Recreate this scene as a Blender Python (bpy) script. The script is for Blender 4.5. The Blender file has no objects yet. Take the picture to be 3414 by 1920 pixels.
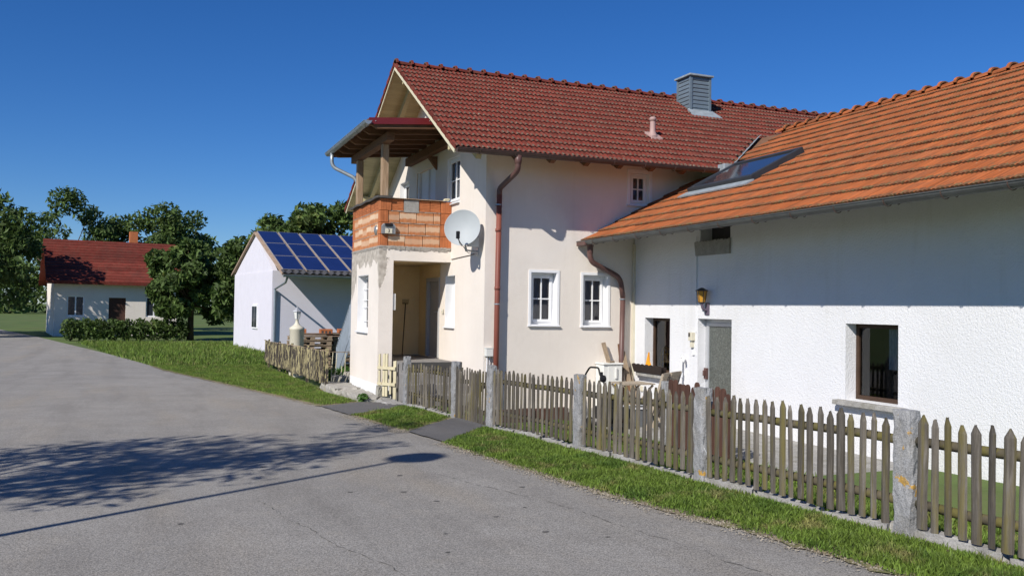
import bpy, math, random
import numpy as np
from mathutils import Matrix, Vector, Euler
random.seed(7); RNG = np.random.default_rng(7)
sc = bpy.context.scene
col = sc.collection
R = math.radians

# ------------------------------------------------------------------ camera
CAM_YAW, CAM_PITCH, CAM_ROLL = R(22.598), R(1.328), R(0.869)
cam_data = bpy.data.cameras.new('camera')
cam = bpy.data.objects.new('camera', cam_data); col.objects.link(cam)
fw = Vector((math.sin(CAM_YAW)*math.cos(CAM_PITCH), math.cos(CAM_YAW)*math.cos(CAM_PITCH), math.sin(CAM_PITCH)))
rt = Vector((math.cos(CAM_YAW), -math.sin(CAM_YAW), 0)); up = rt.cross(fw)
c_, s_ = math.cos(CAM_ROLL), math.sin(CAM_ROLL)
rt, up = c_*rt + s_*up, -s_*rt + c_*up
mt = Matrix((rt, up, -fw)).transposed().to_4x4(); mt.translation = (0, 0, 1.65)
cam.matrix_world = mt
cam_data.sensor_width = 36; cam_data.lens = 2954.3/3414*36
cam_data.clip_start = 0.05; cam_data.clip_end = 2000
sc.camera = cam

# ------------------------------------------------------------------ sky, sun, exposure
SUN = Vector((1.5, 1.0, -1.338)).normalized()          # travel direction of the light
elev = math.asin(-SUN.z); azim = math.atan2(-SUN.x, -SUN.y)
world = bpy.data.worlds.new('World'); sc.world = world; world.use_nodes = True
nt = world.node_tree; nt.nodes.clear()
sky = nt.nodes.new('ShaderNodeTexSky'); sky.sky_type = 'NISHITA'; sky.sun_disc = False
sky.sun_elevation = elev; sky.sun_rotation = azim
sky.altitude = 500; sky.air_density = 1.0; sky.dust_density = 0.0; sky.ozone_density = 10.0
bg = nt.nodes.new('ShaderNodeBackground'); bg.inputs['Strength'].default_value = 0.092
wo = nt.nodes.new('ShaderNodeOutputWorld')
hsv = nt.nodes.new('ShaderNodeHueSaturation'); hsv.inputs['Saturation'].default_value = 1.14; hsv.inputs['Hue'].default_value = 0.508
nt.links.new(sky.outputs[0], hsv.inputs['Color']); nt.links.new(hsv.outputs[0], bg.inputs[0]); nt.links.new(bg.outputs[0], wo.inputs[0])
sun_d = bpy.data.lights.new('sun', 'SUN'); sun_d.energy = 5.0; sun_d.angle = R(0.53); sun_d.color = (1.0, 0.95, 0.88)
sun_o = bpy.data.objects.new('sun', sun_d); col.objects.link(sun_o)
sun_o.rotation_euler = SUN.to_track_quat('-Z', 'Y').to_euler(); sun_o.location = (-10, -8, 20)
sc.view_settings.view_transform = 'Standard'; sc.view_settings.look = 'None'
sc.view_settings.exposure = 0.08; sc.view_settings.gamma = 1.0; sc.view_settings.use_curve_mapping = False

# ------------------------------------------------------------------ materials
def mat(name, color, rough=0.85, var=0.12, vscale=3.0, stretch=(1, 1, 1), patches=(), bump=0.0, bscale=60.0,
        bump2=0.0, bscale2=8.0, spec=0.3, metal=0.0, island=0.0, speck=None, sub=0.0, trans=0.0):
    m = bpy.data.materials.new(name); m.use_nodes = True
    t = m.node_tree; N = t.nodes; L = t.links; b = N['Principled BSDF']
    b.inputs['Roughness'].default_value = rough; b.inputs['Specular IOR Level'].default_value = spec; b.inputs['Metallic'].default_value = metal
    geo = N.new('ShaderNodeNewGeometry'); mp = N.new('ShaderNodeMapping'); mp.inputs['Scale'].default_value = stretch
    oi = N.new('ShaderNodeObjectInfo')
    add = N.new('ShaderNodeVectorMath'); add.operation = 'ADD'
    sc3 = N.new('ShaderNodeVectorMath'); sc3.operation = 'SCALE'; sc3.inputs[0].default_value = (37.0, 11.0, 23.0)
    if island: L.new(oi.outputs['Random'], sc3.inputs['Scale'])
    else: sc3.inputs['Scale'].default_value = 0
    L.new(geo.outputs['Position'], add.inputs[0]); L.new(sc3.outputs[0], add.inputs[1]); L.new(add.outputs[0], mp.inputs[0])
    def noise(scale, detail=4, rgh=0.6, vec=None):
        n = N.new('ShaderNodeTexNoise'); n.inputs['Scale'].default_value = scale; n.inputs['Detail'].default_value = detail
        n.inputs['Roughness'].default_value = rgh; L.new((vec or mp.outputs[0]), n.inputs['Vector']); return n.outputs['Fac']
    def ramp(src, lo, hi, a=0.0, c=1.0):
        r = N.new('ShaderNodeMapRange'); r.inputs[1].default_value = lo; r.inputs[2].default_value = hi
        r.inputs[3].default_value = a; r.inputs[4].default_value = c; L.new(src, r.inputs[0]); return r.outputs[0]
    def mixc(fac, a, c):
        x = N.new('ShaderNodeMix'); x.data_type = 'RGBA'
        L.new(fac, x.inputs[0])
        for s, v in ((x.inputs[6], a), (x.inputs[7], c)):
            if isinstance(v, tuple): s.default_value = (*v, 1)
            else: L.new(v, s)
        return x.outputs[2]
    c0 = tuple(max(0, x*(1-var)) for x in color); c1 = tuple(min(1, x*(1+var)) for x in color)
    cur = mixc(ramp(noise(vscale), 0.3, 0.7), c0, c1)
    for p in patches:
        pc, ps, lo, hi = p[:4]; amt = p[4] if len(p) > 4 else 1.0; vec = None
        if len(p) > 5:
            m2 = N.new('ShaderNodeMapping'); m2.inputs['Scale'].default_value = p[5]; L.new(add.outputs[0], m2.inputs[0]); vec = m2.outputs[0]
        cur = mixc(ramp(noise(ps, 5, 0.62, vec), lo, hi, 0, amt), cur, pc)
    if speck:
        v = N.new('ShaderNodeTexVoronoi'); v.inputs['Scale'].default_value = speck[0]; L.new(geo.outputs['Position'], v.inputs['Vector'])
        hs = N.new('ShaderNodeSeparateColor'); L.new(v.outputs['Color'], hs.inputs[0])
        val = ramp(hs.outputs[0], 0, 1, 1-speck[1], 1+speck[1])
        vm = N.new('ShaderNodeVectorMath'); vm.operation = 'SCALE'; L.new(cur, vm.inputs[0]); L.new(val, vm.inputs['Scale']); cur = vm.outputs[0]
    if island:
        ad = N.new('ShaderNodeMath'); ad.operation = 'ADD'; L.new(geo.outputs['Random Per Island'], ad.inputs[0]); L.new(oi.outputs['Random'], ad.inputs[1])
        fr = N.new('ShaderNodeMath'); fr.operation = 'FRACT'; L.new(ad.outputs[0], fr.inputs[0])
        val = ramp(fr.outputs[0], 0, 1, 1-island, 1+island)
        vm = N.new('ShaderNodeVectorMath'); vm.operation = 'SCALE'; L.new(cur, vm.inputs[0]); L.new(val, vm.inputs['Scale']); cur = vm.outputs[0]
    L.new(cur, b.inputs['Base Color'])
    h = None
    if bump:
        h = noise(bscale, 3, 0.6); bn = N.new('ShaderNodeBump'); bn.inputs['Strength'].default_value = 1.0; bn.inputs['Distance'].default_value = bump
        L.new(h, bn.inputs['Height']); last = bn.outputs[0]
        if bump2:
            b2 = N.new('ShaderNodeBump'); b2.inputs['Strength'].default_value = 1.0; b2.inputs['Distance'].default_value = bump2
            L.new(noise(bscale2, 3, 0.5), b2.inputs['Height']); L.new(last, b2.inputs['Normal']); last = b2.outputs[0]
        L.new(last, b.inputs['Normal'])
    if trans:
        tr = N.new('ShaderNodeBsdfTranslucent'); L.new(cur, tr.inputs[0]); ms = N.new('ShaderNodeMixShader'); ms.inputs[0].default_value = trans
        L.new(b.outputs[0], ms.inputs[1]); L.new(tr.outputs[0], ms.inputs[2]); L.new(ms.outputs[0], N['Material Output'].inputs[0])
    m['ntcur'] = 0
    return m

def glass_mat(name, tint=(0.9, 0.93, 0.95), refl=0.06, rough=0.02):
    m = bpy.data.materials.new(name); m.use_nodes = True; t = m.node_tree; N = t.nodes; L = t.links
    N.remove(N['Principled BSDF'])
    tr = N.new('ShaderNodeBsdfTransparent'); tr.inputs[0].default_value = (*tint, 1)
    gl = N.new('ShaderNodeBsdfGlossy'); gl.inputs['Roughness'].default_value = rough
    fr = N.new('ShaderNodeFresnel'); fr.inputs[0].default_value = 1.5
    ad = N.new('ShaderNodeMath'); ad.operation = 'ADD'; ad.inputs[1].default_value = refl; L.new(fr.outputs[0], ad.inputs[0])
    mx = N.new('ShaderNodeMixShader'); L.new(ad.outputs[0], mx.inputs[0]); L.new(tr.outputs[0], mx.inputs[1]); L.new(gl.outputs[0], mx.inputs[2])
    L.new(mx.outputs[0], N['Material Output'].inputs[0]); return m

def stucco_peel(name, base):
    """cream render whose coat has fallen off along the porch corner and under the bricks"""
    m = mat(name, base, rough=0.92, var=0.05, vscale=1.3, bump=0.004, bscale=70, bump2=0.004, bscale2=14, patches=(((base[0]*0.93, base[1]*0.93, base[2]*0.95), 0.9, 0.5, 0.75, 0.5),))
    t = m.node_tree; N = t.nodes; L = t.links; b = N['Principled BSDF']
    old = b.inputs['Base Color'].links[0].from_socket; oldn = b.inputs['Normal'].links[0].from_socket
    geo = N.new('ShaderNodeNewGeometry'); sep = N.new('ShaderNodeSeparateXYZ'); L.new(geo.outputs['Position'], sep.inputs[0])
    def mr(src, a, c, d=0.0, e=1.0):
        r = N.new('ShaderNodeMapRange'); r.inputs[1].default_value = a; r.inputs[2].default_value = c; r.inputs[3].default_value = d; r.inputs[4].default_value = e
        L.new(src, r.inputs[0]); return r.outputs[0]
    def mth(op, a, c):
        x = N.new('ShaderNodeMath'); x.operation = op
        for i, v in ((0, a), (1, c)):
            if isinstance(v, (int, float)): x.inputs[i].default_value = v
            else: L.new(v, x.inputs[i])
        return x.outputs[0]
    ns = N.new('ShaderNodeTexNoise'); ns.inputs['Scale'].default_value = 3.2; ns.inputs['Detail'].default_value = 6; ns.inputs['Roughness'].default_value = 0.62
    mp = N.new('ShaderNodeMapping'); mp.inputs['Scale'].default_value = (1, 1, 0.45); L.new(geo.outputs['Position'], mp.inputs[0]); L.new(mp.outputs[0], ns.inputs['Vector'])
    # corner band: distance from the vertical corner edge (x and y near 4.43 / 17.71), high up only
    dx = mth('ABSOLUTE', mth('SUBTRACT', sep.outputs[0], 4.43), 0); dy = mth('ABSOLUTE', mth('SUBTRACT', sep.outputs[1], 17.71), 0)
    dist = mth('ADD', dx, dy)
    corner = mth('MULTIPLY', mr(dist, 0.02, 0.30, 1.0, 0.0), mr(sep.outputs[2], 1.75, 2.45))
    topband = mr(sep.outputs[2], 2.76, 2.90, 0, 1.0)
    # the far strip of the street face beside and above its window
    side = mth('MULTIPLY', mth('MULTIPLY', mr(dx, 0.0, 0.03, 1, 0), mr(sep.outputs[1], 19.45, 19.9)), mr(sep.outputs[2], 1.5, 2.4))
    side2 = mth('MULTIPLY', mr(dx, 0.0, 0.03, 1, 0), mr(sep.outputs[2], 2.25, 2.7, 0, 0.80))
    msk = mth('MAXIMUM', mth('MAXIMUM', corner, topband), mth('MAXIMUM', mth('MULTIPLY', side, 0.92), side2))
    tot = mth('ADD', mth('MULTIPLY', msk, 0.74), ns.outputs['Fac'])
    f = mr(tot, 0.83, 0.86)
    n2 = N.new('ShaderNodeTexNoise'); n2.inputs['Scale'].default_value = 9; n2.inputs['Detail'].default_value = 6; L.new(geo.outputs['Position'], n2.inputs['Vector'])
    cr = N.new('ShaderNodeMix'); cr.data_type = 'RGBA'; L.new(mr(n2.outputs['Fac'], 0.35, 0.65), cr.inputs[0])
    cr.inputs[6].default_value = (0.36, 0.32, 0.27, 1); cr.inputs[7].default_value = (0.55, 0.50, 0.43, 1)
    mx = N.new('ShaderNodeMix'); mx.data_type = 'RGBA'; L.new(f, mx.inputs[0]); L.new(old, mx.inputs[6]); L.new(cr.outputs[2], mx.inputs[7])
    # white lower coat around the sockel
    pl = mr(sep.outputs[2], 0.065, 0.075, 1, 0); mx2 = N.new('ShaderNodeMix'); mx2.data_type = 'RGBA'; L.new(pl, mx2.inputs[0])
    L.new(mx.outputs[2], mx2.inputs[6]); mx2.inputs[7].default_value = (0.80, 0.80, 0.80, 1)
    L.new(mx2.outputs[2], b.inputs['Base Color'])
    bp = N.new('ShaderNodeBump'); bp.invert = True; bp.inputs['Distance'].default_value = 0.015; L.new(f, bp.inputs['Height']); L.new(oldn, bp.inputs['Normal']); L.new(bp.outputs[0], b.inputs['Normal'])
    return m

def bloom_band(m):
    """pale lime bloom that runs as a level band through the middle of each brick course"""
    t = m.node_tree; N = t.nodes; L = t.links; b = N['Principled BSDF']; old = b.inputs['Base Color'].links[0].from_socket
    geo = N.new('ShaderNodeNewGeometry'); sep = N.new('ShaderNodeSeparateXYZ'); L.new(geo.outputs['Position'], sep.inputs[0])
    def mth(op, a, c):
        x = N.new('ShaderNodeMath'); x.operation = op
        for i, v in ((0, a), (1, c)):
            if isinstance(v, (int, float)): x.inputs[i].default_value = v
            else: L.new(v, x.inputs[i])
        return x.outputs[0]
    oi = N.new('ShaderNodeObjectInfo')
    zz = mth('FRACT', mth('MULTIPLY', mth('SUBTRACT', sep.outputs[2], 2.892), 1/0.243), 0)
    off = mth('MULTIPLY', mth('SUBTRACT', oi.outputs['Random'], 0.5), 0.22)
    dd = mth('ABSOLUTE', mth('SUBTRACT', zz, mth('ADD', off, 0.55)), 0)
    ns = N.new('ShaderNodeTexNoise'); ns.inputs['Scale'].default_value = 14; ns.inputs['Detail'].default_value = 4; L.new(geo.outputs['Position'], ns.inputs['Vector'])
    mr = N.new('ShaderNodeMapRange'); mr.inputs[1].default_value = 0.27; mr.inputs[2].default_value = 0.16; L.new(mth('ADD', dd, mth('MULTIPLY', mth('SUBTRACT', ns.outputs['Fac'], 0.5), 0.25)), mr.inputs[0])
    mx = N.new('ShaderNodeMix'); mx.data_type = 'RGBA'; L.new(mth('MULTIPLY', mr.outputs[0], mth('ADD', mth('MULTIPLY', oi.outputs['Random'], 0.5), 0.42)), mx.inputs[0]); L.new(old, mx.inputs[6]); mx.inputs[7].default_value = (0.66, 0.51, 0.36, 1)
    L.new(mx.outputs[2], b.inputs['Base Color'])
CREAM = (0.77, 0.705, 0.63)
m_cream = mat('cream_render', CREAM, 0.92, 0.04, 0.8, bump=0.004, bscale=75, bump2=0.003, bscale2=12, patches=(((0.62, 0.55, 0.47), 5.0, 0.56, 0.78, 0.30, (1, 1, 0.12)), ((0.70, 0.63, 0.55), 0.6, 0.5, 0.8, 0.6), ((0.80, 0.755, 0.69), 3.5, 0.55, 0.75, 0.4)))
m_porch = stucco_peel('cream_render_peeling', CREAM)
m_inner = mat('ochre_porch_render', (0.76, 0.58, 0.31), 0.95, 0.08, 1.5, bump=0.003, bscale=60, patches=(((0.66, 0.50, 0.29), 1.4, 0.5, 0.7, 0.6), ((0.80, 0.70, 0.50), 2.3, 0.58, 0.75, 0.6)))
m_white_render = mat('white_roughcast', (0.74, 0.745, 0.76), 0.95, 0.03, 0.7, bump=0.010, bscale=38, bump2=0.006, bscale2=90, patches=(((0.55, 0.54, 0.50), 4.0, 0.55, 0.78, 0.35, (1, 1, 0.10)), ((0.62, 0.61, 0.58), 0.8, 0.52, 0.8, 0.5)))
m_white = mat('white_paint', (0.82, 0.82, 0.82), 0.45, 0.03, 4, spec=0.4)
m_lintwhite = mat('white_sill_metal', (0.74, 0.75, 0.77), 0.4, 0.04, 5)
m_grey_door = mat('grey_door_paint', (0.42, 0.42, 0.41), 0.5, 0.05, 3)
m_brickA = mat('hollow_brick_orange', (0.43, 0.145, 0.055), 0.9, 0.18, 9, island=0.16, bump=0.002, bscale=140, patches=(((0.40, 0.13, 0.05), 5, 0.5, 0.7, 0.6),))
m_brickB = mat('hollow_brick_bloomed', (0.46, 0.195, 0.085), 0.9, 0.12, 9, island=0.10, bump=0.002, bscale=140, patches=(((0.48, 0.16, 0.055), 3.1, 0.54, 0.66, 0.6),))
bloom_band(m_brickB)
m_conc = mat('grey_concrete', (0.30, 0.29, 0.27), 0.95, 0.15, 8, bump=0.004, bscale=60, speck=(90, 0.12))
m_mortar = mat('grey_mortar', (0.36, 0.33, 0.29), 0.95, 0.2, 10, bump=0.01, bscale=40)
m_coping = mat('dark_bitumen_coping', (0.075, 0.07, 0.065), 0.8, 0.3, 6, bump=0.004, bscale=30)
m_tile = mat('red_concrete_tile', (0.158, 0.033, 0.023), 0.85, 0.22, 2.2, island=0.22, bump=0.003, bscale=120, spec=0.12,
             patches=(((0.15, 0.065, 0.042), 6, 0.50, 0.72, 0.7), ((0.11, 0.045, 0.035), 0.7, 0.50, 0.72, 0.55), ((0.22, 0.16, 0.11), 19, 0.60, 0.70, 0.6)))
m_tile_lip = mat('lichen_tile_edge', (0.115, 0.078, 0.055), 0.95, 0.4, 18, bump=0.006, bscale=60, patches=(((0.30, 0.26, 0.19), 22, 0.56, 0.68, 0.9), ((0.17, 0.05, 0.035), 9, 0.52, 0.6, 0.8)))
m_otile = mat('orange_clay_tile', (0.355, 0.105, 0.036), 0.85, 0.24, 2.0, island=0.22, bump=0.002, bscale=90, spec=0.1, stretch=(0.5, 1, 1),
              patches=(((0.22, 0.085, 0.042), 5, 0.48, 0.7, 0.7), ((0.24, 0.10, 0.05), 0.8, 0.48, 0.7, 0.6), ((0.16, 0.11, 0.06), 11, 0.58, 0.70, 0.5), ((0.40, 0.26, 0.16), 21, 0.64, 0.72, 0.5)))
m_otile_lip = mat('mossy_orange_tile_edge', (0.17, 0.075, 0.035), 0.95, 0.4, 14, bump=0.006, bscale=60, patches=(((0.16, 0.14, 0.06), 12, 0.5, 0.62, 0.8), ((0.4, 0.36, 0.28), 24, 0.66, 0.72, 0.8)))
m_soffit = mat('pale_yellow_boards', (0.50, 0.44, 0.26), 0.75, 0.1, 4, island=0.10, stretch=(1, 8, 8))
m_verge = mat('cream_verge_paint', (0.68, 0.62, 0.44), 0.6, 0.06, 4)
m_timber = mat('brown_timber', (0.165, 0.085, 0.045), 0.75, 0.25, 5, stretch=(1, 6, 6), island=0.15, bump=0.001, bscale=60)
m_post = mat('weathered_post_timber', (0.33, 0.225, 0.14), 0.85, 0.25, 6, stretch=(7, 7, 0.6), bump=0.002, bscale=40, patches=(((0.42, 0.36, 0.29), 3, 0.5, 0.7, 0.7),))
m_fascia = mat('wine_red_fascia', (0.145, 0.014, 0.018), 0.45, 0.1, 3, spec=0.4)
m_zinc = mat('zinc_sheet', (0.33, 0.37, 0.40), 0.42, 0.14, 5, metal=0.55, bump=0.001, bscale=20)
m_slate = mat('blue_grey_metal_siding', (0.17, 0.215, 0.25), 0.5, 0.12, 4, metal=0.25, stretch=(1, 1, 3))
m_lead = mat('lead_flashing', (0.32, 0.36, 0.38), 0.6, 0.2, 9, metal=0.2, bump=0.006, bscale=14)
m_brown_metal = mat('brown_gutter_paint', (0.085, 0.052, 0.042), 0.45, 0.2, 4, spec=0.4)
m_redpipe = mat('red_brown_pipe', (0.235, 0.075, 0.052), 0.5, 0.15, 3, stretch=(1, 1, 0.3), patches=(((0.62, 0.55, 0.5), 9, 0.70, 0.73),))
m_brownpipe = mat('dark_brown_pipe', (0.115, 0.060, 0.052), 0.45, 0.15, 3, spec=0.4)
m_vent = mat('pink_plastic_pipe', (0.40, 0.27, 0.24), 0.6, 0.1, 6)
m_glass = glass_mat('window_glass', (0.75, 0.78, 0.8), 0.05)
m_darkglass = mat('skylight_glass', (0.03, 0.035, 0.045), 0.06, 0.1, 2, spec=0.8)
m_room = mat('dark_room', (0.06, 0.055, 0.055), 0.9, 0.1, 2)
m_curtain = mat('dusty_curtain', (0.21, 0.17, 0.19), 0.9, 0.15, 6, stretch=(9, 9, 0.3))
m_lace = mat('lace_curtain', (0.52, 0.50, 0.46), 0.9, 0.3, 12, stretch=(6, 6, 1))
m_lacet = mat('thin_lace_curtain', (0.60, 0.58, 0.54), 0.9, 0.3, 12, stretch=(6, 6, 1), trans=0.6)
m_edge = mat('dark_grey_edge_board', (0.055, 0.054, 0.052), 0.8, 0.25, 5)
m_brownframe = mat('dark_brown_frame', (0.06, 0.035, 0.022), 0.6, 0.2, 8)
m_tex_glass = mat('hammered_door_glass', (0.080, 0.088, 0.078), 0.28, 0.35, 26, bump=0.006, bscale=34, spec=0.6, patches=(((0.20, 0.22, 0.20), 40, 0.5, 0.66, 0.7),))
m_alu = mat('brushed_aluminium', (0.55, 0.56, 0.57), 0.4, 0.06, 5, metal=0.5)
m_dish = mat('dish_light_grey', (0.40, 0.43, 0.44), 0.55, 0.04, 3)
m_black = mat('black_plastic', (0.012, 0.012, 0.014), 0.5, 0.1, 5)
m_cabinet = mat('cabinet_pale_grey', (0.70, 0.70, 0.66), 0.6, 0.04, 4)
m_amber = mat('amber_glass', (0.48, 0.24, 0.03), 0.25, 0.2, 18, spec=0.6)
m_iron = mat('wrought_iron', (0.05, 0.042, 0.038), 0.55, 0.2, 8)
m_granite = mat('split_granite', (0.27, 0.27, 0.27), 0.9, 0.22, 7, bump=0.010, bscale=26, bump2=0.01, bscale2=9, speck=(160, 0.28), island=0.06,
                patches=(((0.42, 0.24, 0.035), 6.5, 0.635, 0.66, 0.9), ((0.20, 0.19, 0.17), 4, 0.5, 0.65, 0.6)))
m_picket = mat('grey_weathered_picket', (0.098, 0.086, 0.070), 0.92, 0.28, 7, stretch=(6, 6, 0.5), bump=0.004, bscale=45, island=0.36,
               patches=(((0.19, 0.172, 0.148), 5, 0.5, 0.66, 0.7), ((0.125, 0.105, 0.030), 2.4, 0.50, 0.64, 0.75)))
m_rail = mat('mossy_rail', (0.10, 0.085, 0.055), 0.92, 0.25, 9, bump=0.004, bscale=30, patches=(((0.13, 0.115, 0.028), 5, 0.46, 0.56, 0.8),))
m_kerb = mat('old_concrete_kerb', (0.34, 0.33, 0.31), 0.95, 0.2, 5, bump=0.010, bscale=40, speck=(120, 0.15), patches=(((0.22, 0.21, 0.17), 4, 0.5, 0.68, 0.8),))
m_creamgate = mat('cream_gate_paint', (0.56, 0.50, 0.33), 0.7, 0.12, 5, stretch=(1, 1, 0.4), patches=(((0.30, 0.22, 0.13), 11, 0.63, 0.68, 0.8),))
m_oldfence = mat('peeling_yellow_paint', (0.40, 0.345, 0.18), 0.85, 0.2, 6, island=0.2, stretch=(1, 1, 0.45), bump=0.004, bscale=30, patches=(((0.05, 0.04, 0.035), 9.5, 0.44, 0.50),))
m_brownfence = mat('red_brown_stain', (0.085, 0.042, 0.030), 0.85, 0.25, 6, island=0.2, stretch=(4, 4, 0.5), bump=0.002, bscale=40)
m_darkbox = mat('dark_bark_box', (0.028, 0.020, 0.017), 0.9, 0.3, 20, bump=0.006, bscale=40)
m_teak = mat('pale_teak', (0.37, 0.31, 0.235), 0.8, 0.15, 8, island=0.1, stretch=(3, 3, 0.6))
m_plank = mat('old_plank', (0.31, 0.235, 0.16), 0.9, 0.25, 6, stretch=(6, 6, 0.5), island=0.15, bump=0.002, bscale=30)
m_orange = mat('orange_cloth', (0.80, 0.33, 0.02), 0.8, 0.08, 6)
m_yellow = mat('yellow_paint', (0.56, 0.34, 0.02), 0.6, 0.1, 6)
m_red = mat('red_plastic', (0.42, 0.02, 0.03), 0.5, 0.1, 4)
m_greyplastic = mat('grey_plastic', (0.13, 0.14, 0.15), 0.55, 0.1, 4)
m_steel = mat('galvanised_steel', (0.36, 0.41, 0.46), 0.5, 0.12, 5, metal=0.35)
m_step = mat('grey_stone_step', (0.22, 0.21, 0.20), 0.85, 0.2, 6, bump=0.003, bscale=40)
m_stone = mat('rubble_stone', (0.36, 0.34, 0.30), 0.95, 0.22, 5, bump=0.012, bscale=25, patches=(((0.25, 0.24, 0.18), 5, 0.5, 0.65, 0.7),))
m_barn = mat('lilac_white_render', (0.66, 0.64, 0.70), 0.95, 0.03, 2, bump=0.004, bscale=40)
m_pv = mat('blue_solar_cells', (0.012, 0.022, 0.095), 0.18, 0.12, 1.2, spec=0.55, island=0.12)
m_pvframe = mat('silver_panel_frame', (0.40, 0.38, 0.36), 0.5, 0.1, 4, metal=0.3)
m_pvrail = mat('tan_roof_strip', (0.36, 0.26, 0.19), 0.8, 0.2, 4)
m_darktile = mat('dark_roof_tile', (0.06, 0.06, 0.065), 0.8, 0.3, 6)
m_bark = mat('tree_bark', (0.085, 0.062, 0.043), 0.95, 0.3, 6, stretch=(3, 3, 0.6), bump=0.02, bscale=12)
m_leaf = mat('tree_leaf', (0.080, 0.128, 0.030), 0.6, 0.35, 0.9, island=0.55, spec=0.35, trans=0.3, patches=(((0.15, 0.13, 0.02), 0.9, 0.62, 0.72, 0.7),))
m_weed = mat('weed_leaf', (0.075, 0.16, 0.028), 0.6, 0.2, 3, island=0.35, trans=0.3)
m_grass = mat('grass_blade', (0.150, 0.225, 0.036), 0.6, 0.25, 1.2, island=0.5, spec=0.3, trans=0.3, patches=(((0.075, 0.145, 0.024), 1.7, 0.50, 0.62, 0.7), ((0.28, 0.23, 0.10), 2.6, 0.54, 0.66, 0.65)))
m_soil = mat('verge_soil', (0.25, 0.20, 0.125), 0.98, 0.25, 6, bump=0.012, bscale=40, speck=(140, 0.3), patches=(((0.12, 0.14, 0.035), 4.0, 0.45, 0.6, 0.8), ((0.34, 0.32, 0.28), 30, 0.62, 0.7, 0.7)))
m_field = mat('meadow', (0.095, 0.14, 0.035), 0.98, 0.25, 0.5, bump=0.02, bscale=6, patches=(((0.16, 0.15, 0.06), 0.3, 0.5, 0.7, 0.6),))
def asphalt(name, base, sp):
    m = mat(name, base, 0.92, 0.09, 0.9, bump=0.006, bscale=130, bump2=0.004, bscale2=38, speck=(150, sp),
            patches=(((base[0]*0.72, base[1]*0.71, base[2]*0.70), 1.6, 0.48, 0.68, 0.55, (1, 0.12, 1)), ((base[0]*1.06, base[1]*0.98, base[2]*0.86), 0.9, 0.50, 0.70, 0.6, (1, 0.2, 1)), ((base[0]*0.78, base[1]*0.77, base[2]*0.76), 1.1, 0.50, 0.70, 0.55), ((base[0]*1.16, base[1]*1.12, base[2]*1.05), 2.7, 0.56, 0.74, 0.5), ((base[0]*0.55, base[1]*0.55, base[2]*0.55), 42, 0.63, 0.70, 0.55), ((base[0]*1.5, base[1]*1.5, base[2]*1.45), 55, 0.66, 0.72, 0.6)))
    return m
m_asphalt = asphalt('worn_asphalt', (0.292, 0.275, 0.246), 0.42)
m_apron = asphalt('newer_asphalt', (0.135, 0.132, 0.130), 0.22)
m_crack = mat('crack_filler', (0.095, 0.09, 0.083), 0.95, 0.3, 12)
m_paint = mat('black_print', (0.015, 0.015, 0.015), 0.6, 0.05, 3)
m_signyellow = mat('warning_yellow', (0.72, 0.46, 0.03), 0.6, 0.05, 3)
m_purple = mat('lamp_metal_violet', (0.12, 0.095, 0.13), 0.6, 0.1, 6)
m_solarlamp = mat('lamp_stainless', (0.40, 0.39, 0.37), 0.38, 0.08, 6, metal=0.6)
m_opal = mat('opal_panel', (0.62, 0.58, 0.46), 0.5, 0.06, 5)

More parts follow.
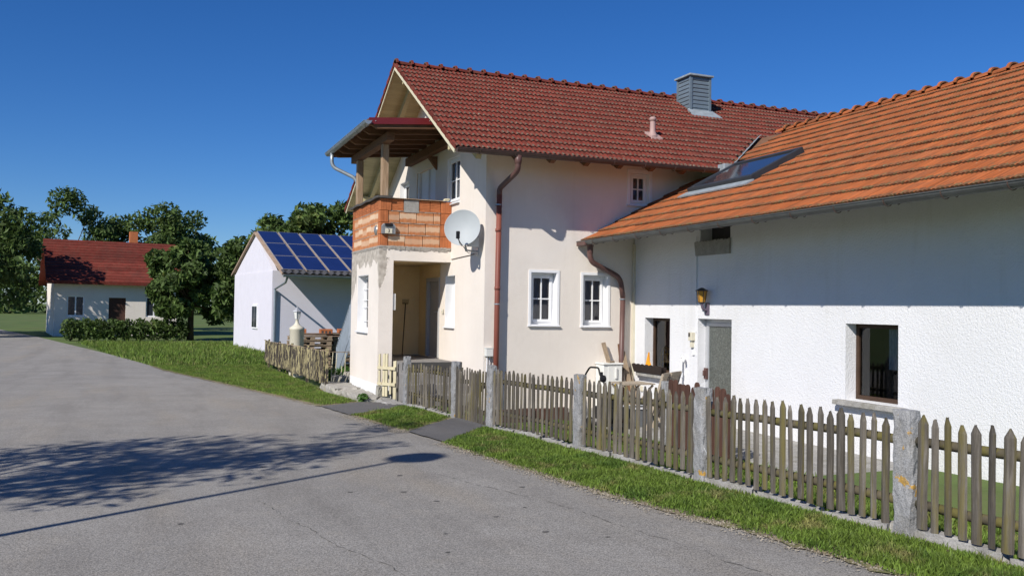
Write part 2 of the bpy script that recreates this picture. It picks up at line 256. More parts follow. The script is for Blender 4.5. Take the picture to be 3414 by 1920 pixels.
# ------------------------------------------------------------------ mesh helpers
ORIG = {}
def tag(o, label=None, cat=None, group=None, kind=None):
    if label: o['label'] = label
    if cat: o['category'] = cat
    if group: o['group'] = group
    if kind: o['kind'] = kind
    return o
def thing(name, label, cat, loc=(0, 0, 0), rz=0.0, group=None, local=False):
    o = bpy.data.objects.new(name, None); col.objects.link(o); o.location = loc; o.rotation_euler = (0, 0, rz); o.empty_display_size = 0.2
    ORIG[o] = Vector((0, 0, 0)) if local else Vector(loc)
    return tag(o, label, cat, group)
class MB:
    def __init__(s): s.v = []; s.f = []; s.m = []
    def poly(s, pts, mi=0):
        n = len(s.v); s.v += [tuple(p) for p in pts]; s.f.append(tuple(range(n, n+len(pts)))); s.m.append(mi); return s
    def hexa(s, p, mi=0):
        n = len(s.v); s.v += [tuple(q) for q in p]
        for f in ((3, 2, 1, 0), (4, 5, 6, 7), (0, 1, 5, 4), (1, 2, 6, 5), (2, 3, 7, 6), (3, 0, 4, 7)): s.f.append(tuple(n+i for i in f)); s.m.append(mi)
        return s
    def box(s, x0, x1, y0, y1, z0, z1, mi=0):
        x0, x1 = min(x0, x1), max(x0, x1); y0, y1 = min(y0, y1), max(y0, y1); z0, z1 = min(z0, z1), max(z0, z1)
        return s.hexa([(x0, y0, z0), (x1, y0, z0), (x1, y1, z0), (x0, y1, z0), (x0, y0, z1), (x1, y0, z1), (x1, y1, z1), (x0, y1, z1)], mi)
    def bar(s, a, b, w, h, upv=(0, 0, 1), mi=0):
        """square bar from a to b, w across, h along up"""
        a = Vector(a); b = Vector(b); d = (b-a).normalized(); u = Vector(upv)
        r = d.cross(u); r = r.normalized() if r.length > 1e-6 else d.orthogonal().normalized(); u = r.cross(d).normalized()
        q = []
        for p in (a, b):
            q += [p - r*w/2 - u*h/2, p + r*w/2 - u*h/2, p + r*w/2 + u*h/2, p - r*w/2 + u*h/2]
        return s.hexa(q, mi)
    def tube(s, pts, r, n=10, caps=True, mi=0, r1=None):
        pts = [Vector(p) for p in pts]; k = len(pts); rings = []
        prev = None
        for i, p in enumerate(pts):
            d = (pts[min(i+1, k-1)] - pts[max(i-1, 0)]).normalized()
            if prev is None: a = d.orthogonal().normalized()
            else: a = (prev - d*prev.dot(d)).normalized()
            prev = a; b = d.cross(a); rr = r if r1 is None else r + (r1-r)*i/(k-1)
            base = len(s.v)
            for j in range(n):
                t = 2*math.pi*j/n; s.v.append(tuple(p + a*math.cos(t)*rr + b*math.sin(t)*rr))
            rings.append(base)
        for i in range(k-1):
            for j in range(n):
                s.f.append((rings[i]+j, rings[i]+(j+1) % n, rings[i+1]+(j+1) % n, rings[i+1]+j)); s.m.append(mi)
        if caps:
            s.f.append(tuple(rings[0]+j for j in range(n))[::-1]); s.m.append(mi); s.f.append(tuple(rings[-1]+j for j in range(n))); s.m.append(mi)
        return s
    def lathe(s, prof, c, n=16, mi=0, axis=(0, 0, 1)):
        ax = Vector(axis).normalized(); a = ax.orthogonal().normalized(); b = ax.cross(a); c = Vector(c); base = len(s.v); k = len(prof)
        for r, z in prof:
            for j in range(n):
                t = 2*math.pi*(j+0.5)/n; s.v.append(tuple(c + ax*z + a*math.cos(t)*r + b*math.sin(t)*r))
        for i in range(k-1):
            for j in range(n):
                s.f.append((base+i*n+j, base+i*n+(j+1) % n, base+(i+1)*n+(j+1) % n, base+(i+1)*n+j)); s.m.append(mi)
        return s
    def prism(s, pts, ext, mi=0):
        """closed outline pts (3d, planar) pushed along ext"""
        ext = Vector(ext); n = len(s.v); k = len(pts)
        s.v += [tuple(p) for p in pts] + [tuple(Vector(p)+ext) for p in pts]
        s.f.append(tuple(range(n, n+k))[::-1]); s.m.append(mi); s.f.append(tuple(range(n+k, n+2*k))); s.m.append(mi)
        for i in range(k): s.f.append((n+i, n+(i+1) % k, n+k+(i+1) % k, n+k+i)); s.m.append(mi)
        return s
    def slab(s, F, u0, u1, z0, z1, d0, d1, holes=(), mi=0):
        """wall u0..u1 x z0..z1, depth d0..d1 with rectangular holes; F maps (u,d,z) to the world"""
        us = sorted({u0, u1, *[h[i] for h in holes for i in (0, 1)]}); zs = sorted({z0, z1, *[h[i] for h in holes for i in (2, 3)]})
        us = [u for u in us if u0-1e-6 <= u <= u1+1e-6]; zs = [z for z in zs if z0-1e-6 <= z <= z1+1e-6]
        inh = lambda u, z: any(h[0] < u < h[1] and h[2] < z < h[3] for h in holes)
        for a, b in zip(us, us[1:]):
            for c, e in zip(zs, zs[1:]):
                if inh((a+b)/2, (c+e)/2): continue
                for d in (d0, d1): s.poly([F(a, d, c), F(b, d, c), F(b, d, e), F(a, d, e)], mi)
        for h in list(holes) + [(u0, u1, z0, z1)]:
            a, b, c, e = h[:4]
            for p, q in (((a, c), (b, c)), ((b, c), (b, e)), ((b, e), (a, e)), ((a, e), (a, c))):
                s.poly([F(p[0], d0, p[1]), F(q[0], d0, q[1]), F(q[0], d1, q[1]), F(p[0], d1, p[1])], mi)
        return s
    def mesh(s, name, mats, origin=(0, 0, 0), smooth=False):
        me = bpy.data.meshes.new(name); o = Vector(origin)
        me.from_pydata([(v[0]-o.x, v[1]-o.y, v[2]-o.z) for v in s.v], [], s.f)
        for m in (mats if isinstance(mats, (list, tuple)) else [mats]): me.materials.append(m)
        if any(s.m): me.polygons.foreach_set('material_index', s.m)
        if smooth: me.polygons.foreach_set('use_smooth', [True]*len(me.polygons))
        me.update(); return me
    def build(s, name, mats, parent=None, smooth=False, loc=None, kind=None, label=None, bevel=0):
        org = ORIG[parent] if parent is not None else (Vector(loc) if loc else Vector((0, 0, 0)))
        o = bpy.data.objects.new(name, s.mesh(name, mats, org, smooth)); col.objects.link(o)
        if parent is not None: o.parent = parent
        elif loc: o.location = loc
        ORIG[o] = org
        if bevel:
            md = o.modifiers.new('edge', 'BEVEL'); md.width = bevel; md.segments = 2; md.limit_method = 'ANGLE'
        if smooth == 'auto': pass
        return tag(o, label, kind=kind)
def place(name, me, parent, M, label=None):
    """a piece that shares mesh data; M is its world matrix"""
    o = bpy.data.objects.new(name, me); col.objects.link(o)
    if parent is not None:
        o.parent = parent; M = Matrix.Translation(-ORIG[parent]) @ M
    o.matrix_local = M
    if label: o['label'] = label
    return o
def fY(y): return lambda u, d, z: (u, y+d, z)
def fX(x): return lambda u, d, z: (x+d, u, z)
def fbox(mb, F, u0, u1, d0, d1, z0, z1, mi=0):
    a = F(u0, d0, z0); b = F(u1, d1, z1); return mb.box(a[0], b[0], a[1], b[1], a[2], b[2], mi)
def pane(F, u0, u1, d, z0, z1):
    mb = MB(); P = [F(u0, d, z0), F(u1, d, z0), F(u1, d, z1), F(u0, d, z1)]
    out = Vector(F(0, -1, 0))-Vector(F(0, 0, 0)); nn = (Vector(P[1])-Vector(P[0])).cross(Vector(P[2])-Vector(P[1]))
    return mb.poly(P if nn.dot(out) > 0 else P[::-1])
def rough_box(x0, x1, y0, y1, z0, z1, seg=(4, 4, 10), amp=0.012, seed=0, taper=0.0):
    """split-stone block: a subdivided box whose faces are dented and edges chipped"""
    rng = np.random.default_rng(seed); mb = MB(); nx, ny, nz = seg; idx = {}
    def vid(i, j, k):
        if (i, j, k) not in idx:
            p = np.array([x0+(x1-x0)*i/nx, y0+(y1-y0)*j/ny, z0+(z1-z0)*k/nz]); c = np.array([(x0+x1)/2, (y0+y1)/2, p[2]])
            e = (i in (0, nx)) + (j in (0, ny)) + (k == nz)
            p = p + rng.normal(0, amp, 3)*(0.6 if e < 2 else 1.0)
            if e >= 2: p = p + (c-p)*np.array([1, 1, 0])*rng.uniform(0.03, 0.16); p[2] -= (k == nz)*rng.uniform(0, amp*1.6)
            idx[(i, j, k)] = len(mb.v); mb.v.append(tuple(p))
        return idx[(i, j, k)]
    for a in range(nx):
        for b in range(ny):
            for k in (0, nz): mb.f.append((vid(a, b, k), vid(a+1, b, k), vid(a+1, b+1, k), vid(a, b+1, k))); mb.m.append(0)
    for c in range(nz):
        for a in range(nx):
            for j in (0, ny): mb.f.append((vid(a, j, c), vid(a+1, j, c), vid(a+1, j, c+1), vid(a, j, c+1))); mb.m.append(0)
        for b in range(ny):
            for i in (0, nx): mb.f.append((vid(i, b, c), vid(i, b+1, c), vid(i, b+1, c+1), vid(i, b, c+1))); mb.m.append(0)
    return mb

def gz(y): return -0.02*(min(max(y, -12.0), 30.0) - 7.2)
FENCE = [(-30, 5.6), (2.35, 5.25), (4.83, 5.15), (7.24, 5.04), (9.65, 4.92), (12.16, 4.74), (13.66, 4.69), (15.94, 4.52), (17.7, 4.43), (60, 4.43)]
def fx(y):
    for (a, b), (c, d) in zip(FENCE, FENCE[1:]):
        if a <= y <= c: return b + (d-b)*(y-a)/(c-a)
    return 4.43
# ------------------------------------------------------------------ ground, road, verge
def struct(o, kind='structure'): o['kind'] = kind; return o
ys = [-300, -60, -30, -12, -6, -2] + [y*0.5 for y in range(0, 33)] + [16.4, 17, 18, 20, 25, 30, 40, 60, 120, 400, 900]
offs = [-900, -120, -30, -10, -4, -1, 0.06, 0.14, 2, 6, 20, 80, 900]
gm = MB()
for j, y in enumerate(ys):
    for o_ in offs:
        drop = 0.24 if (o_ > 0.1 and y < 15.9) else 0.0
        if o_ <= 20 or drop == 0: pass
        gm.v.append((fx(y)+o_, y, gz(y) - 0.035 - drop))
nc = len(offs)
for j in range(len(ys)-1):
    for i in range(nc-1): gm.f.append((j*nc+i, j*nc+i+1, (j+1)*nc+i+1, (j+1)*nc+i)); gm.m.append(0)
struct(gm.build('ground', m_field))
ROAD_R = [(-14, 5.2), (-4, 4.9), (2, 4.55), (4.2, 4.32), (5.65, 4.19), (6.01, 4.08), (6.75, 3.97), (7.53, 3.87), (8.5, 3.78), (9.76, 3.68), (10.75, 3.60), (11.99, 3.49), (13.66, 3.29), (14.52, 3.18), (16.24, 3.03), (17.72, 2.78), (20.5, 2.30), (27, 1.15), (38, -1.0), (60, -6.0), (110, -19)]
def rr(y):
    for (a, b), (c, d) in zip(ROAD_R, ROAD_R[1:]):
        if a <= y <= c: return b + (d-b)*(y-a)/(c-a)
    return ROAD_R[-1][1]
rm = MB(); yy = [-14 + i*0.4 for i in range(0, 80)] + [18 + i for i in range(0, 42)] + [60, 70, 80, 95, 110]
cols = [-6.4, -4.5, -3, -1.5, -0.6, 0]
for y in yy:
    for k, c in enumerate(cols):
        x = rr(y) + c + (0.22 if c == 0 else 0)
        rm.v.append((x, y, gz(y) - (0.01 if c in (0, -6.4) else 0)))
n = len(cols)
for j in range(len(yy)-1):
    for i in range(n-1): rm.f.append((j*n+i, j*n+i+1, (j+1)*n+i+1, (j+1)*n+i)); rm.m.append(0)
road = struct(rm.build('road', m_asphalt))
def crack(pts, w, seed):
    rng = random.Random(seed); mb = MB(); P = []
    for (a, b), (c, d) in zip(pts, pts[1:]):
        k = max(2, int(math.hypot(c-a, d-b)/0.05))
        for i in range(k): P.append((a+(c-a)*i/k, b+(d-b)*i/k))
    ox = 0; L = []
    for x, y in P:
        ox = ox*0.8 + rng.uniform(-0.018, 0.018); ww = w*max(0.0, rng.uniform(-0.2, 1.0)) ** 1.3
        L.append((x+ox-ww, x+ox+ww, y))
    for (a, b, y), (c, d, y2) in zip(L, L[1:]):
        mb.poly([(a, y, gz(y)+0.003), (b, y, gz(y)+0.003), (d, y2, gz(y2)+0.003), (c, y2, gz(y2)+0.003)])
    return mb
crack([(0.95, 7.8), (1.11, 6.81), (1.24, 6.12), (1.44, 5.37), (1.6, 4.6)], 0.006, 1).build('crack', m_crack, road)
crack([(2.75, 8.6), (3.2, 6.9), (3.39, 6.01), (3.46, 5.3), (3.52, 4.76), (3.62, 4.0)], 0.006, 2).build('crack', m_crack, road)
pm = MB(); rs = random.Random(5)
for (px, py) in [(1.75, 7.9), (2.2, 7.75), (2.35, 7.25), (2.95, 6.75), (2.6, 6.5), (2.05, 6.1), (2.75, 5.9), (1.9, 5.6), (3.1, 5.6), (2.4, 8.6), (1.2, 9.6), (-0.4, 8.4), (0.3, 7.1), (3.3, 7.6)]:
    k = 9; r0 = rs.uniform(0.014, 0.028)
    pm.poly([(px + 1.4*r0*math.cos(2*math.pi*i/k)*rs.uniform(0.6, 1), py + r0*math.sin(2*math.pi*i/k)*rs.uniform(0.6, 1), gz(py)+0.0035) for i in range(k)])
pm.build('tar_spot', m_crack, road, kind='stuff')

def inside(poly, P):
    x, y = P[:, 0], P[:, 1]; r = np.zeros(len(P), bool); k = len(poly)
    for i in range(k):
        x0, y0 = poly[i]; x1, y1 = poly[(i+1) % k]
        c = ((y0 > y) != (y1 > y)); xi = (x1-x0)*(y-y0)/((y1-y0) if y1 != y0 else 1e-9) + x0
        r ^= c & (x < xi)
    return r
def edge_dist(poly, P):
    d = np.full(len(P), 1e9); k = len(poly)
    for i in range(k):
        a = np.array(poly[i]); b = np.array(poly[(i+1) % k]); ab = b-a; t = np.clip(((P-a)@ab)/(ab@ab+1e-12), 0, 1)
        d = np.minimum(d, np.hypot(*(P-(a+t[:, None]*ab)).T))
    return d
def jag(pts, amp, seed, step=0.12, closed=True):
    rng = random.Random(seed); out = []
    for (a, b), (c, d) in zip(pts, pts[1:] + ([pts[0]] if closed else [])):
        k = max(1, int(math.hypot(c-a, d-b)/step))
        for i in range(k): out.append((a+(c-a)*i/k + rng.uniform(-amp, amp), b+(d-b)*i/k + rng.uniform(-amp, amp)))
    return out
def sheet(name, pts, mt_, dz, parent=None):
    import mathutils
    tri = mathutils.geometry.tessellate_polygon([[Vector((x, y, 0)) for x, y in pts]])
    mb = MB(); mb.v = [(x, y, gz(y)+dz) for x, y in pts]; mb.f = [tuple(t) for t in tri]; mb.m = [0]*len(tri)
    return mb.build(name, mt_, parent)
SL_A = [(rr(y), y) for y in (10.75, 10.2, 9.76, 9.1, 8.5, 8.0, 7.53, 7.1, 6.75, 6.01, 5.65, 5, 4.2, 3, 2)]
SL_A = [(x-.09, y) for x, y in SL_A]
VA = SL_A + [(5.22, 2), (5.11, 4.8), (5.0, 7.24), (4.88, 9.65), (4.72, 11.9), (4.62, 12.15), (4.1, 11.5)]
VB = [(3.18, 14.52), (3.29, 13.66), (3.38, 12.4), (3.47, 12.03), (4.0, 12.75), (4.62, 13.5), (4.66, 13.66), (4.5, 15.85), (4.36, 15.75), (3.98, 15.16)]
VC = [(3.03, 16.24), (2.78, 17.72), (2.30, 20.5), (1.72, 23.8), (1.15, 27), (0.3, 32), (4.0, 32), (3.95, 26), (3.86, 21), (3.74, 19.7), (3.80, 18.6), (3.90, 16.85)]
APR1 = [(3.47, 12.03), (3.60, 10.75), (4.1, 11.5), (4.62, 12.15), (4.95, 12.3), (4.9, 13.6), (4.62, 13.5), (4.0, 12.75)]
APR2 = [(3.03, 16.24), (3.18, 14.52), (3.98, 15.16), (4.36, 15.75), (4.9, 16.05), (4.9, 16.6), (4.3, 16.62), (3.90, 16.85)]
struct(sheet('drive_apron', jag(APR1, 0.012, 3), m_apron, 0.012)); struct(sheet('drive_apron', jag(APR2, 0.012, 4), m_apron, 0.012))
def shrink(poly): return poly
for i, P in enumerate((VA, VB, VC)):
    struct(sheet('verge', jag(P, 0.045, 10+i, 0.09), m_soil, 0.004))
def blades(name, polys, dens, hmin, hmax, label, zoff=0.0, edge=0.16, seed=1, wid=0.0045, fall=None, ragged=True):
    rng = np.random.default_rng(seed); V = []; F = []; base = 0
    for poly, dn in zip(polys, dens):
        A = np.array(poly); lo, hi = A.min(0), A.max(0); nn = int(dn*(hi-lo).prod())
        P = rng.uniform(lo, hi, (nn, 2)); P = P[inside(poly, P)]
        d = edge_dist(poly, P)
        clump = 0.5+0.5*np.sin(P[:, 0]*9.1+np.sin(P[:, 1]*5.3)*2)*np.sin(P[:, 1]*7.7+np.cos(P[:, 0]*6.1)*2)
        keep = rng.uniform(0, 1, len(P)) < np.clip(d/edge, 0.08, 1)*(0.45+0.55*clump); P = P[keep]; d = d[keep]; clump = clump[keep]
        k = len(P); h = rng.uniform(hmin, hmax, k)*(0.55+0.75*clump)*np.clip(0.45+d/0.35, 0, 1)*np.where(rng.uniform(0, 1, k) > 0.97, 1.7, 1)
        a = rng.uniform(0, 2*np.pi, k); lean = rng.uniform(0.1, 0.9, k)*h; la = rng.uniform(0, 2*np.pi, k)
        w = wid*rng.uniform(0.6, 1.5, k)
        yc = P[:, 1]; z = -0.02*(np.clip(yc, -12, 30)-7.2) + zoff
        dx, dy = np.cos(a)*w, np.sin(a)*w; lx, ly = np.cos(la)*lean, np.sin(la)*lean
        p0 = np.stack([P[:, 0]-dx, yc-dy, z], 1); p1 = np.stack([P[:, 0]+dx, yc+dy, z], 1)
        p2 = np.stack([P[:, 0]+dx*.7+lx*.35, yc+dy*.7+ly*.35, z+h*.6], 1); p3 = np.stack([P[:, 0]-dx*.7+lx*.35, yc-dy*.7+ly*.35, z+h*.6], 1)
        p4 = np.stack([P[:, 0]+lx, yc+ly, z+h], 1)
        V.append(np.stack([p0, p1, p2, p3, p4], 1).reshape(-1, 3)); ii = base + np.arange(k)*5
        F.append(np.stack([ii, ii+1, ii+2, ii+3], 1)); F.append(np.stack([ii+3, ii+2, ii+4, ii+4], 1)); base += 5*k
    V = np.concatenate(V); me = bpy.data.meshes.new(name)
    quads = np.concatenate(F); faces = [tuple(q) if q[2] != q[3] else tuple(q[:3]) for q in quads.tolist()]
    me.from_pydata(V.tolist(), [], faces); me.materials.append(m_grass); me.update()
    o = bpy.data.objects.new(name, me); col.objects.link(o)
    return tag(o, label, 'grass', kind='stuff')
blades('grass', [VA, VB, [p for p in VC]], [12500, 9500, 3600], 0.022, 0.062, 'short green verge grass between the road and the picket fence', zoff=0.015, seed=3)
MEAD = [(0.3, 32), (4.0, 32), (4.0, 27.0), (5.9, 24.6), (12, 24.6), (12, 38), (5.4, 38.6), (5.0, 46), (4.5, 50), (-3.2, 52), (-1.0, 38)]
blades('meadow_grass', [MEAD], [260], 0.08, 0.22, 'rough meadow grass between the road and the solar barn', zoff=-0.035, edge=0.3, seed=5, wid=0.014)
GARD = [(5.3, 2.5), (5.2, 7.2), (5.08, 9.65), (4.9, 12.1), (4.85, 14.0), (6.9, 14.9), (7.35, 14.9), (7.35, 2.5)]
blades('lawn_grass', [GARD], [3600], 0.03, 0.08, 'green lawn grass in the garden behind the picket fence', zoff=-0.275, edge=0.05, seed=4, wid=0.006)

def pebbles(name, path, n, spread, seed, label):
    rng = np.random.default_rng(seed); V = []; F = []
    for i in range(n):
        k = rng.integers(0, len(path)-1); t_ = rng.uniform(); x = path[k][0]+(path[k+1][0]-path[k][0])*t_ + rng.normal(0.0, spread); y = path[k][1]+(path[k+1][1]-path[k][1])*t_
        s = rng.uniform(.003, .011); z = gz(y)+.004; a = rng.uniform(0, 6.28); b0 = len(V)
        for j in range(4): V.append((x+s*math.cos(a+j*1.57)*rng.uniform(.7, 1.2), y+s*math.sin(a+j*1.57)*rng.uniform(.7, 1.2), z))
        V.append((x, y, z+s*rng.uniform(.5, 1.0)))
        F += [(b0, b0+1, b0+4), (b0+1, b0+2, b0+4), (b0+2, b0+3, b0+4), (b0+3, b0, b0+4)]
    me = bpy.data.meshes.new(name); me.from_pydata(V, [], F); me.materials.append(mat('loose_grit', (0.24, 0.21, 0.165), .95, .2, 5, island=.5)); me.update()
    o = bpy.data.objects.new(name, me); col.objects.link(o); return tag(o, label, 'gravel', kind='stuff')
pebbles('gravel', SL_A, 3600, .075, 21, 'loose grit along the road edge of the near grass verge')
pebbles('gravel', [(3.12, 14.6), (3.22, 13.66), (3.32, 12.4), (3.42, 12.03), (3.5, 12.0)], 1500, .09, 22, 'loose grit along the road edge of the middle grass patch')
pebbles('gravel', [(2.97, 16.3), (2.74, 17.7), (2.26, 20.5), (1.7, 23.8)], 900, .06, 23, 'loose grit along the road edge of the far grass')
# terrace along the white wing, timber edging along the cream house
tm = MB(); tm.box(7.42, 9.3, 2.4, 15.75, -0.6, -0.30); struct(tm.build('terrace', m_kerb, bevel=0.01))
for k in range(4):
    tb = MB(); tb.box(6.05+k*0.35, 6.36+k*0.35, 14.95, 15.12, -0.42, -0.20+0.01*(k % 2)); o = tb.build('edging_sleeper', m_brownfence, bevel=0.008, loc=(6.2+k*0.35, 15.0, -0.42))
    tag(o, ['dark timber edging block at the gable corner of the cream house', 'dark timber edging block second from the gable corner', 'dark timber edging block third from the gable corner', 'dark timber edging block nearest the terrace'][k], 'edging', 'timber edging blocks along the cream wall')
# ------------------------------------------------------------------ cream gable house
XG, YM = 5.97, 15.70              # gable wall plane, long wall plane
XP, YF, YB = 4.43, 17.71, 20.27   # porch street face, front face, back
XE = 9.22                         # white wing's wall plane
YRIDGE, ZRIDGE, YEAVE, ZEAVE, XV = 19.12, 7.02, 14.88, 4.50, 5.05
SF = (ZRIDGE-ZEAVE)/(YRIDGE-YEAVE); YREAR, ZREAR = 24.0, 4.26; SR = (ZRIDGE-ZREAR)/(YREAR-YRIDGE)
XR = 18.0
house = thing('gable_house', 'cream rendered house with red tiled gable roof and brick balcony porch', 'house', (5.97, 15.7, -0.45))
def window(parent, F, u0, u1, z0, z1, depth, mull=True, surround=0.05, sill=True, frame_m=m_white, curtain=m_curtain, reveal_m=m_white, fw=0.055, ledge=0.05, bars=1, room=True):
    """window in an opening: reveal lining, sash frame with bars, pane, sill, a room behind"""
    w = MB()
    for a, b, c, e in ((u0, u0+0.012, z0, z1), (u1-0.012, u1, z0, z1)): fbox(w, F, a, b, -0.004 if surround else 0.002, depth, c, e)
    fbox(w, F, u0+0.012, u1-0.012, -0.004 if surround else 0.002, depth, z1-0.012, z1)
    fbox(w, F, u0+0.012, u1-0.012, -0.002 if surround else 0.002, depth, z0, z0+0.012)
    win = w.build('window', reveal_m, parent)
    if surround:
        s = MB(); q = surround
        fbox(s, F, u0-q, u0, -0.014, 0.0, z0, z1+q); fbox(s, F, u1, u1+q, -0.014, 0.0, z0, z1+q); fbox(s, F, u0, u1, -0.014, 0.0, z1, z1+q)
        s.build('surround', m_white, win)
    f = MB(); a, b, c, e = u0+0.013, u1-0.013, z0+0.013, z1-0.013; d0, d1 = depth-0.06, depth
    fbox(f, F, a, a+fw, d0, d1, c, e); fbox(f, F, b-fw, b, d0, d1, c, e); fbox(f, F, a+fw, b-fw, d0, d1, c, c+fw); fbox(f, F, a+fw, b-fw, d0, d1, e-fw, e)
    g = fw*1.75; d2 = d0-0.022
    fbox(f, F, a+fw*.8, a+g, d2, d0+.01, c+fw*.8, e-fw*.8); fbox(f, F, b-g, b-fw*.8, d2, d0+.01, c+fw*.8, e-fw*.8); fbox(f, F, a+g, b-g, d2, d0+.01, c+fw*.8, c+g); fbox(f, F, a+g, b-g, d2, d0+.01, e-g, e-fw*.8)
    f.build('frame', frame_m, win, bevel=0.004)
    if mull:
        mu = MB(); um = (a+b)/2; zm = (c+e)/2
        fbox(mu, F, um-.012, um+.012, d0-.012, d0+.012, c+g, e-g); fbox(mu, F, a+g, um-.012, d0-.010, d0+.012, zm-.012, zm+.012); fbox(mu, F, um+.012, b-g, d0-.010, d0+.012, zm-.012, zm+.012)
        mu.build('glazing_bar', frame_m, win)
    pane(F, a+g-.01, b-g+.01, d0+.02, c+g-.01, e-g+.01).build('pane', m_glass, win)
    cu = MB(); k = 14
    for i in range(k):
        ua = a+(b-a)*i/k; ub = a+(b-a)*(i+1)/k; da = d1+.03+(.02 if i % 2 else 0); db = d1+.03+(.02 if (i+1) % 2 else 0)
        cu.poly([F(ua, da, c), F(ub, db, c), F(ub, db, e), F(ua, da, e)])
    if curtain: cu.build('curtain', curtain, win)
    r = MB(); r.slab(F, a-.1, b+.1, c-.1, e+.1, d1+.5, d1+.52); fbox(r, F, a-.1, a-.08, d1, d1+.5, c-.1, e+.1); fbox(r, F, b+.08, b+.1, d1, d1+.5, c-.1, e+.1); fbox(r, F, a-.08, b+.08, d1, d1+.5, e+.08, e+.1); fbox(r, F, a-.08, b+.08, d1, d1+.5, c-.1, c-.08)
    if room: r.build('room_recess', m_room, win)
    if sill:
        s = MB(); q = surround+.0
        pts = [F(u0-q-.01, -ledge, z0-.03), F(u0-q-.01, -ledge, z0-.012), F(u0-q-.01, -.0, z0+.0), F(u0-q-.01, -.0, z0-.03)]
        ex = Vector(F(u1+q+.01, 0, 0))-Vector(F(u0-q-.01, 0, 0)); s.prism(pts, ex); s.build('sill', m_lintwhite, win)
    return win
# long wall
LW_H = [(6.93, 7.49, 1.34, 2.36), (8.06, 8.62, 1.33, 2.34), (9.10, 9.56, 3.80, 4.46)]
ztop = ZEAVE + SF*(YM-YEAVE) - 0.16
w = MB(); w.slab(fY(YM), XG, XR, -0.6, ztop, 0, 0.3, LW_H); w.build('wall', m_cream, house, label='long cream wall facing the garden')
for h in LW_H[:2]: window(house, fY(YM), *h, 0.20, bars=1)
window(house, fY(YM), *LW_H[2], 0.14, surround=0.06)
# gable wall
GW_H = [(17.42, 18.06, 1.25, 2.33), (17.22, 18.05, 3.84, 4.82), (21.0, 21.85, 3.85, 4.77), (18.43, 19.40, 0.55, 2.30), (18.88, 20.35, 2.95, 5.05)]
w = MB(); w.slab(fX(XG), YM+.3, 23.3, -0.6, ztop, 0, 0.3, GW_H)
def zin(y): return (ZEAVE+SF*(y-YEAVE) if y < YRIDGE else ZRIDGE-SR*(y-YRIDGE)) - 0.16
for d in (0, 0.3):
    up = [(XG+d, YM, ztop), (XG+d, YRIDGE, zin(YRIDGE)), (XG+d, 23.3, max(zin(23.3), ztop+.001)), (XG+d, 23.3, ztop)]
    w.poly(up)
w.build('wall', m_cream, house, label='cream gable wall facing the street')
w = MB(); w.box(XG, XR, 23.3, 23.6, -0.6, zin(23.3)); w.build('wall', m_cream, house)
w = MB(); w.prism([(XR-.3, YM+.3, -.6), (XR-.3, 23.3, -.6), (XR-.3, 23.3, zin(23.3)), (XR-.3, YRIDGE, zin(YRIDGE)), (XR-.3, YM+.3, ztop)], (.3, 0, 0)); w.build('wall', m_cream, house)
window(house, fX(XG), *GW_H[0], 0.26, mull=False, surround=0.0)
window(house, fX(XG), *GW_H[1], 0.13, mull=True, surround=0.0)
window(house, fX(XG), *GW_H[2], 0.2, mull=False, surround=0.0)
d = MB(); h = GW_H[3]; fbox(d, fX(XG), h[0], h[1], .06, .10, h[2], h[3]); fbox(d, fX(XG), h[0], h[0]+.08, -.02, .06, h[2], h[3]); fbox(d, fX(XG), h[1]-.08, h[1], -.02, .06, h[2], h[3]); fbox(d, fX(XG), h[0]+.08, h[1]-.08, -.02, .06, h[3]-.08, h[3])
door = d.build('front_door', m_grey_door, house, bevel=0.005, label='plain grey front door inside the porch')
d = MB(); fbox(d, fX(XG), h[0]+.22, h[1]-.22, .045, .06, h[2]+.3, h[2]+.9); fbox(d, fX(XG), h[0]+.22, h[1]-.22, .045, .06, h[2]+1.05, h[3]-.25); d.build('panel', m_grey_door, door, bevel=0.006)
d = MB(); d.tube([(XG+.04, 18.58, 1.55), (XG-.04, 18.58, 1.55), (XG-.04, 18.7, 1.55)], .011, 8); d.build('handle', m_alu, door)
d = MB(); h = GW_H[4]; fbox(d, fX(XG), h[0], h[1], .09, .13, h[2], h[3]); fbox(d, fX(XG), h[0], h[0]+.09, .03, .09, h[2], h[3]); fbox(d, fX(XG), h[1]-.09, h[1], .03, .09, h[2], h[3]); fbox(d, fX(XG), 19.57, 19.66, .05, .09, h[2], h[3]); fbox(d, fX(XG), h[0]+.09, h[1]-.09, .03, .085, h[3]-.09, h[3])
d.build('balcony_door', m_lintwhite, house, bevel=0.004, label='white double balcony door in the shade of the canopy')

# porch
w = MB(); w.slab(fX(XP), YF, YB, -0.6, 2.87, 0, 0.30, [(18.61, 19.62, 1.11, 2.33)])
porch = w.build('porch', m_porch, house, label='cream porch with render fallen off its street corner')
w = MB(); w.box(4.73, XG, YF+.002, YF+.28, 2.60, 2.87); w.build('lintel', m_porch, porch)
w = MB(); w.slab(fX(4.7315), YF+.285, 19.949, 0.55, 2.6, 0, .010, [(18.61, 19.62, 1.11, 2.33)]); w.box(4.742, XG-.012, 19.95, 19.962, .55, 2.6); w.box(XG-.012, XG-.004, 19.41, 19.95, .55, 2.6); w.box(XG-.012, XG-.004, 18.42, 19.41, 2.31, 2.6)
w.build('lining', m_inner, porch, label='ochre plaster lining of the porch')
w = MB(); w.box(4.73, XG, 19.965, YB, -.6, 2.87); w.build('back_wall', m_porch, porch)
w = MB(); w.box(4.73, XG, YF+.285, 19.96, 2.61, 2.86); w.build('ceiling', m_inner, porch)
pw = (18.61, 19.62, 1.11, 2.33)
win = window(house, fX(XP), *pw, 0.25, mull=False, surround=0.0, curtain=m_lacet, room=False, fw=.035)
g = MB()
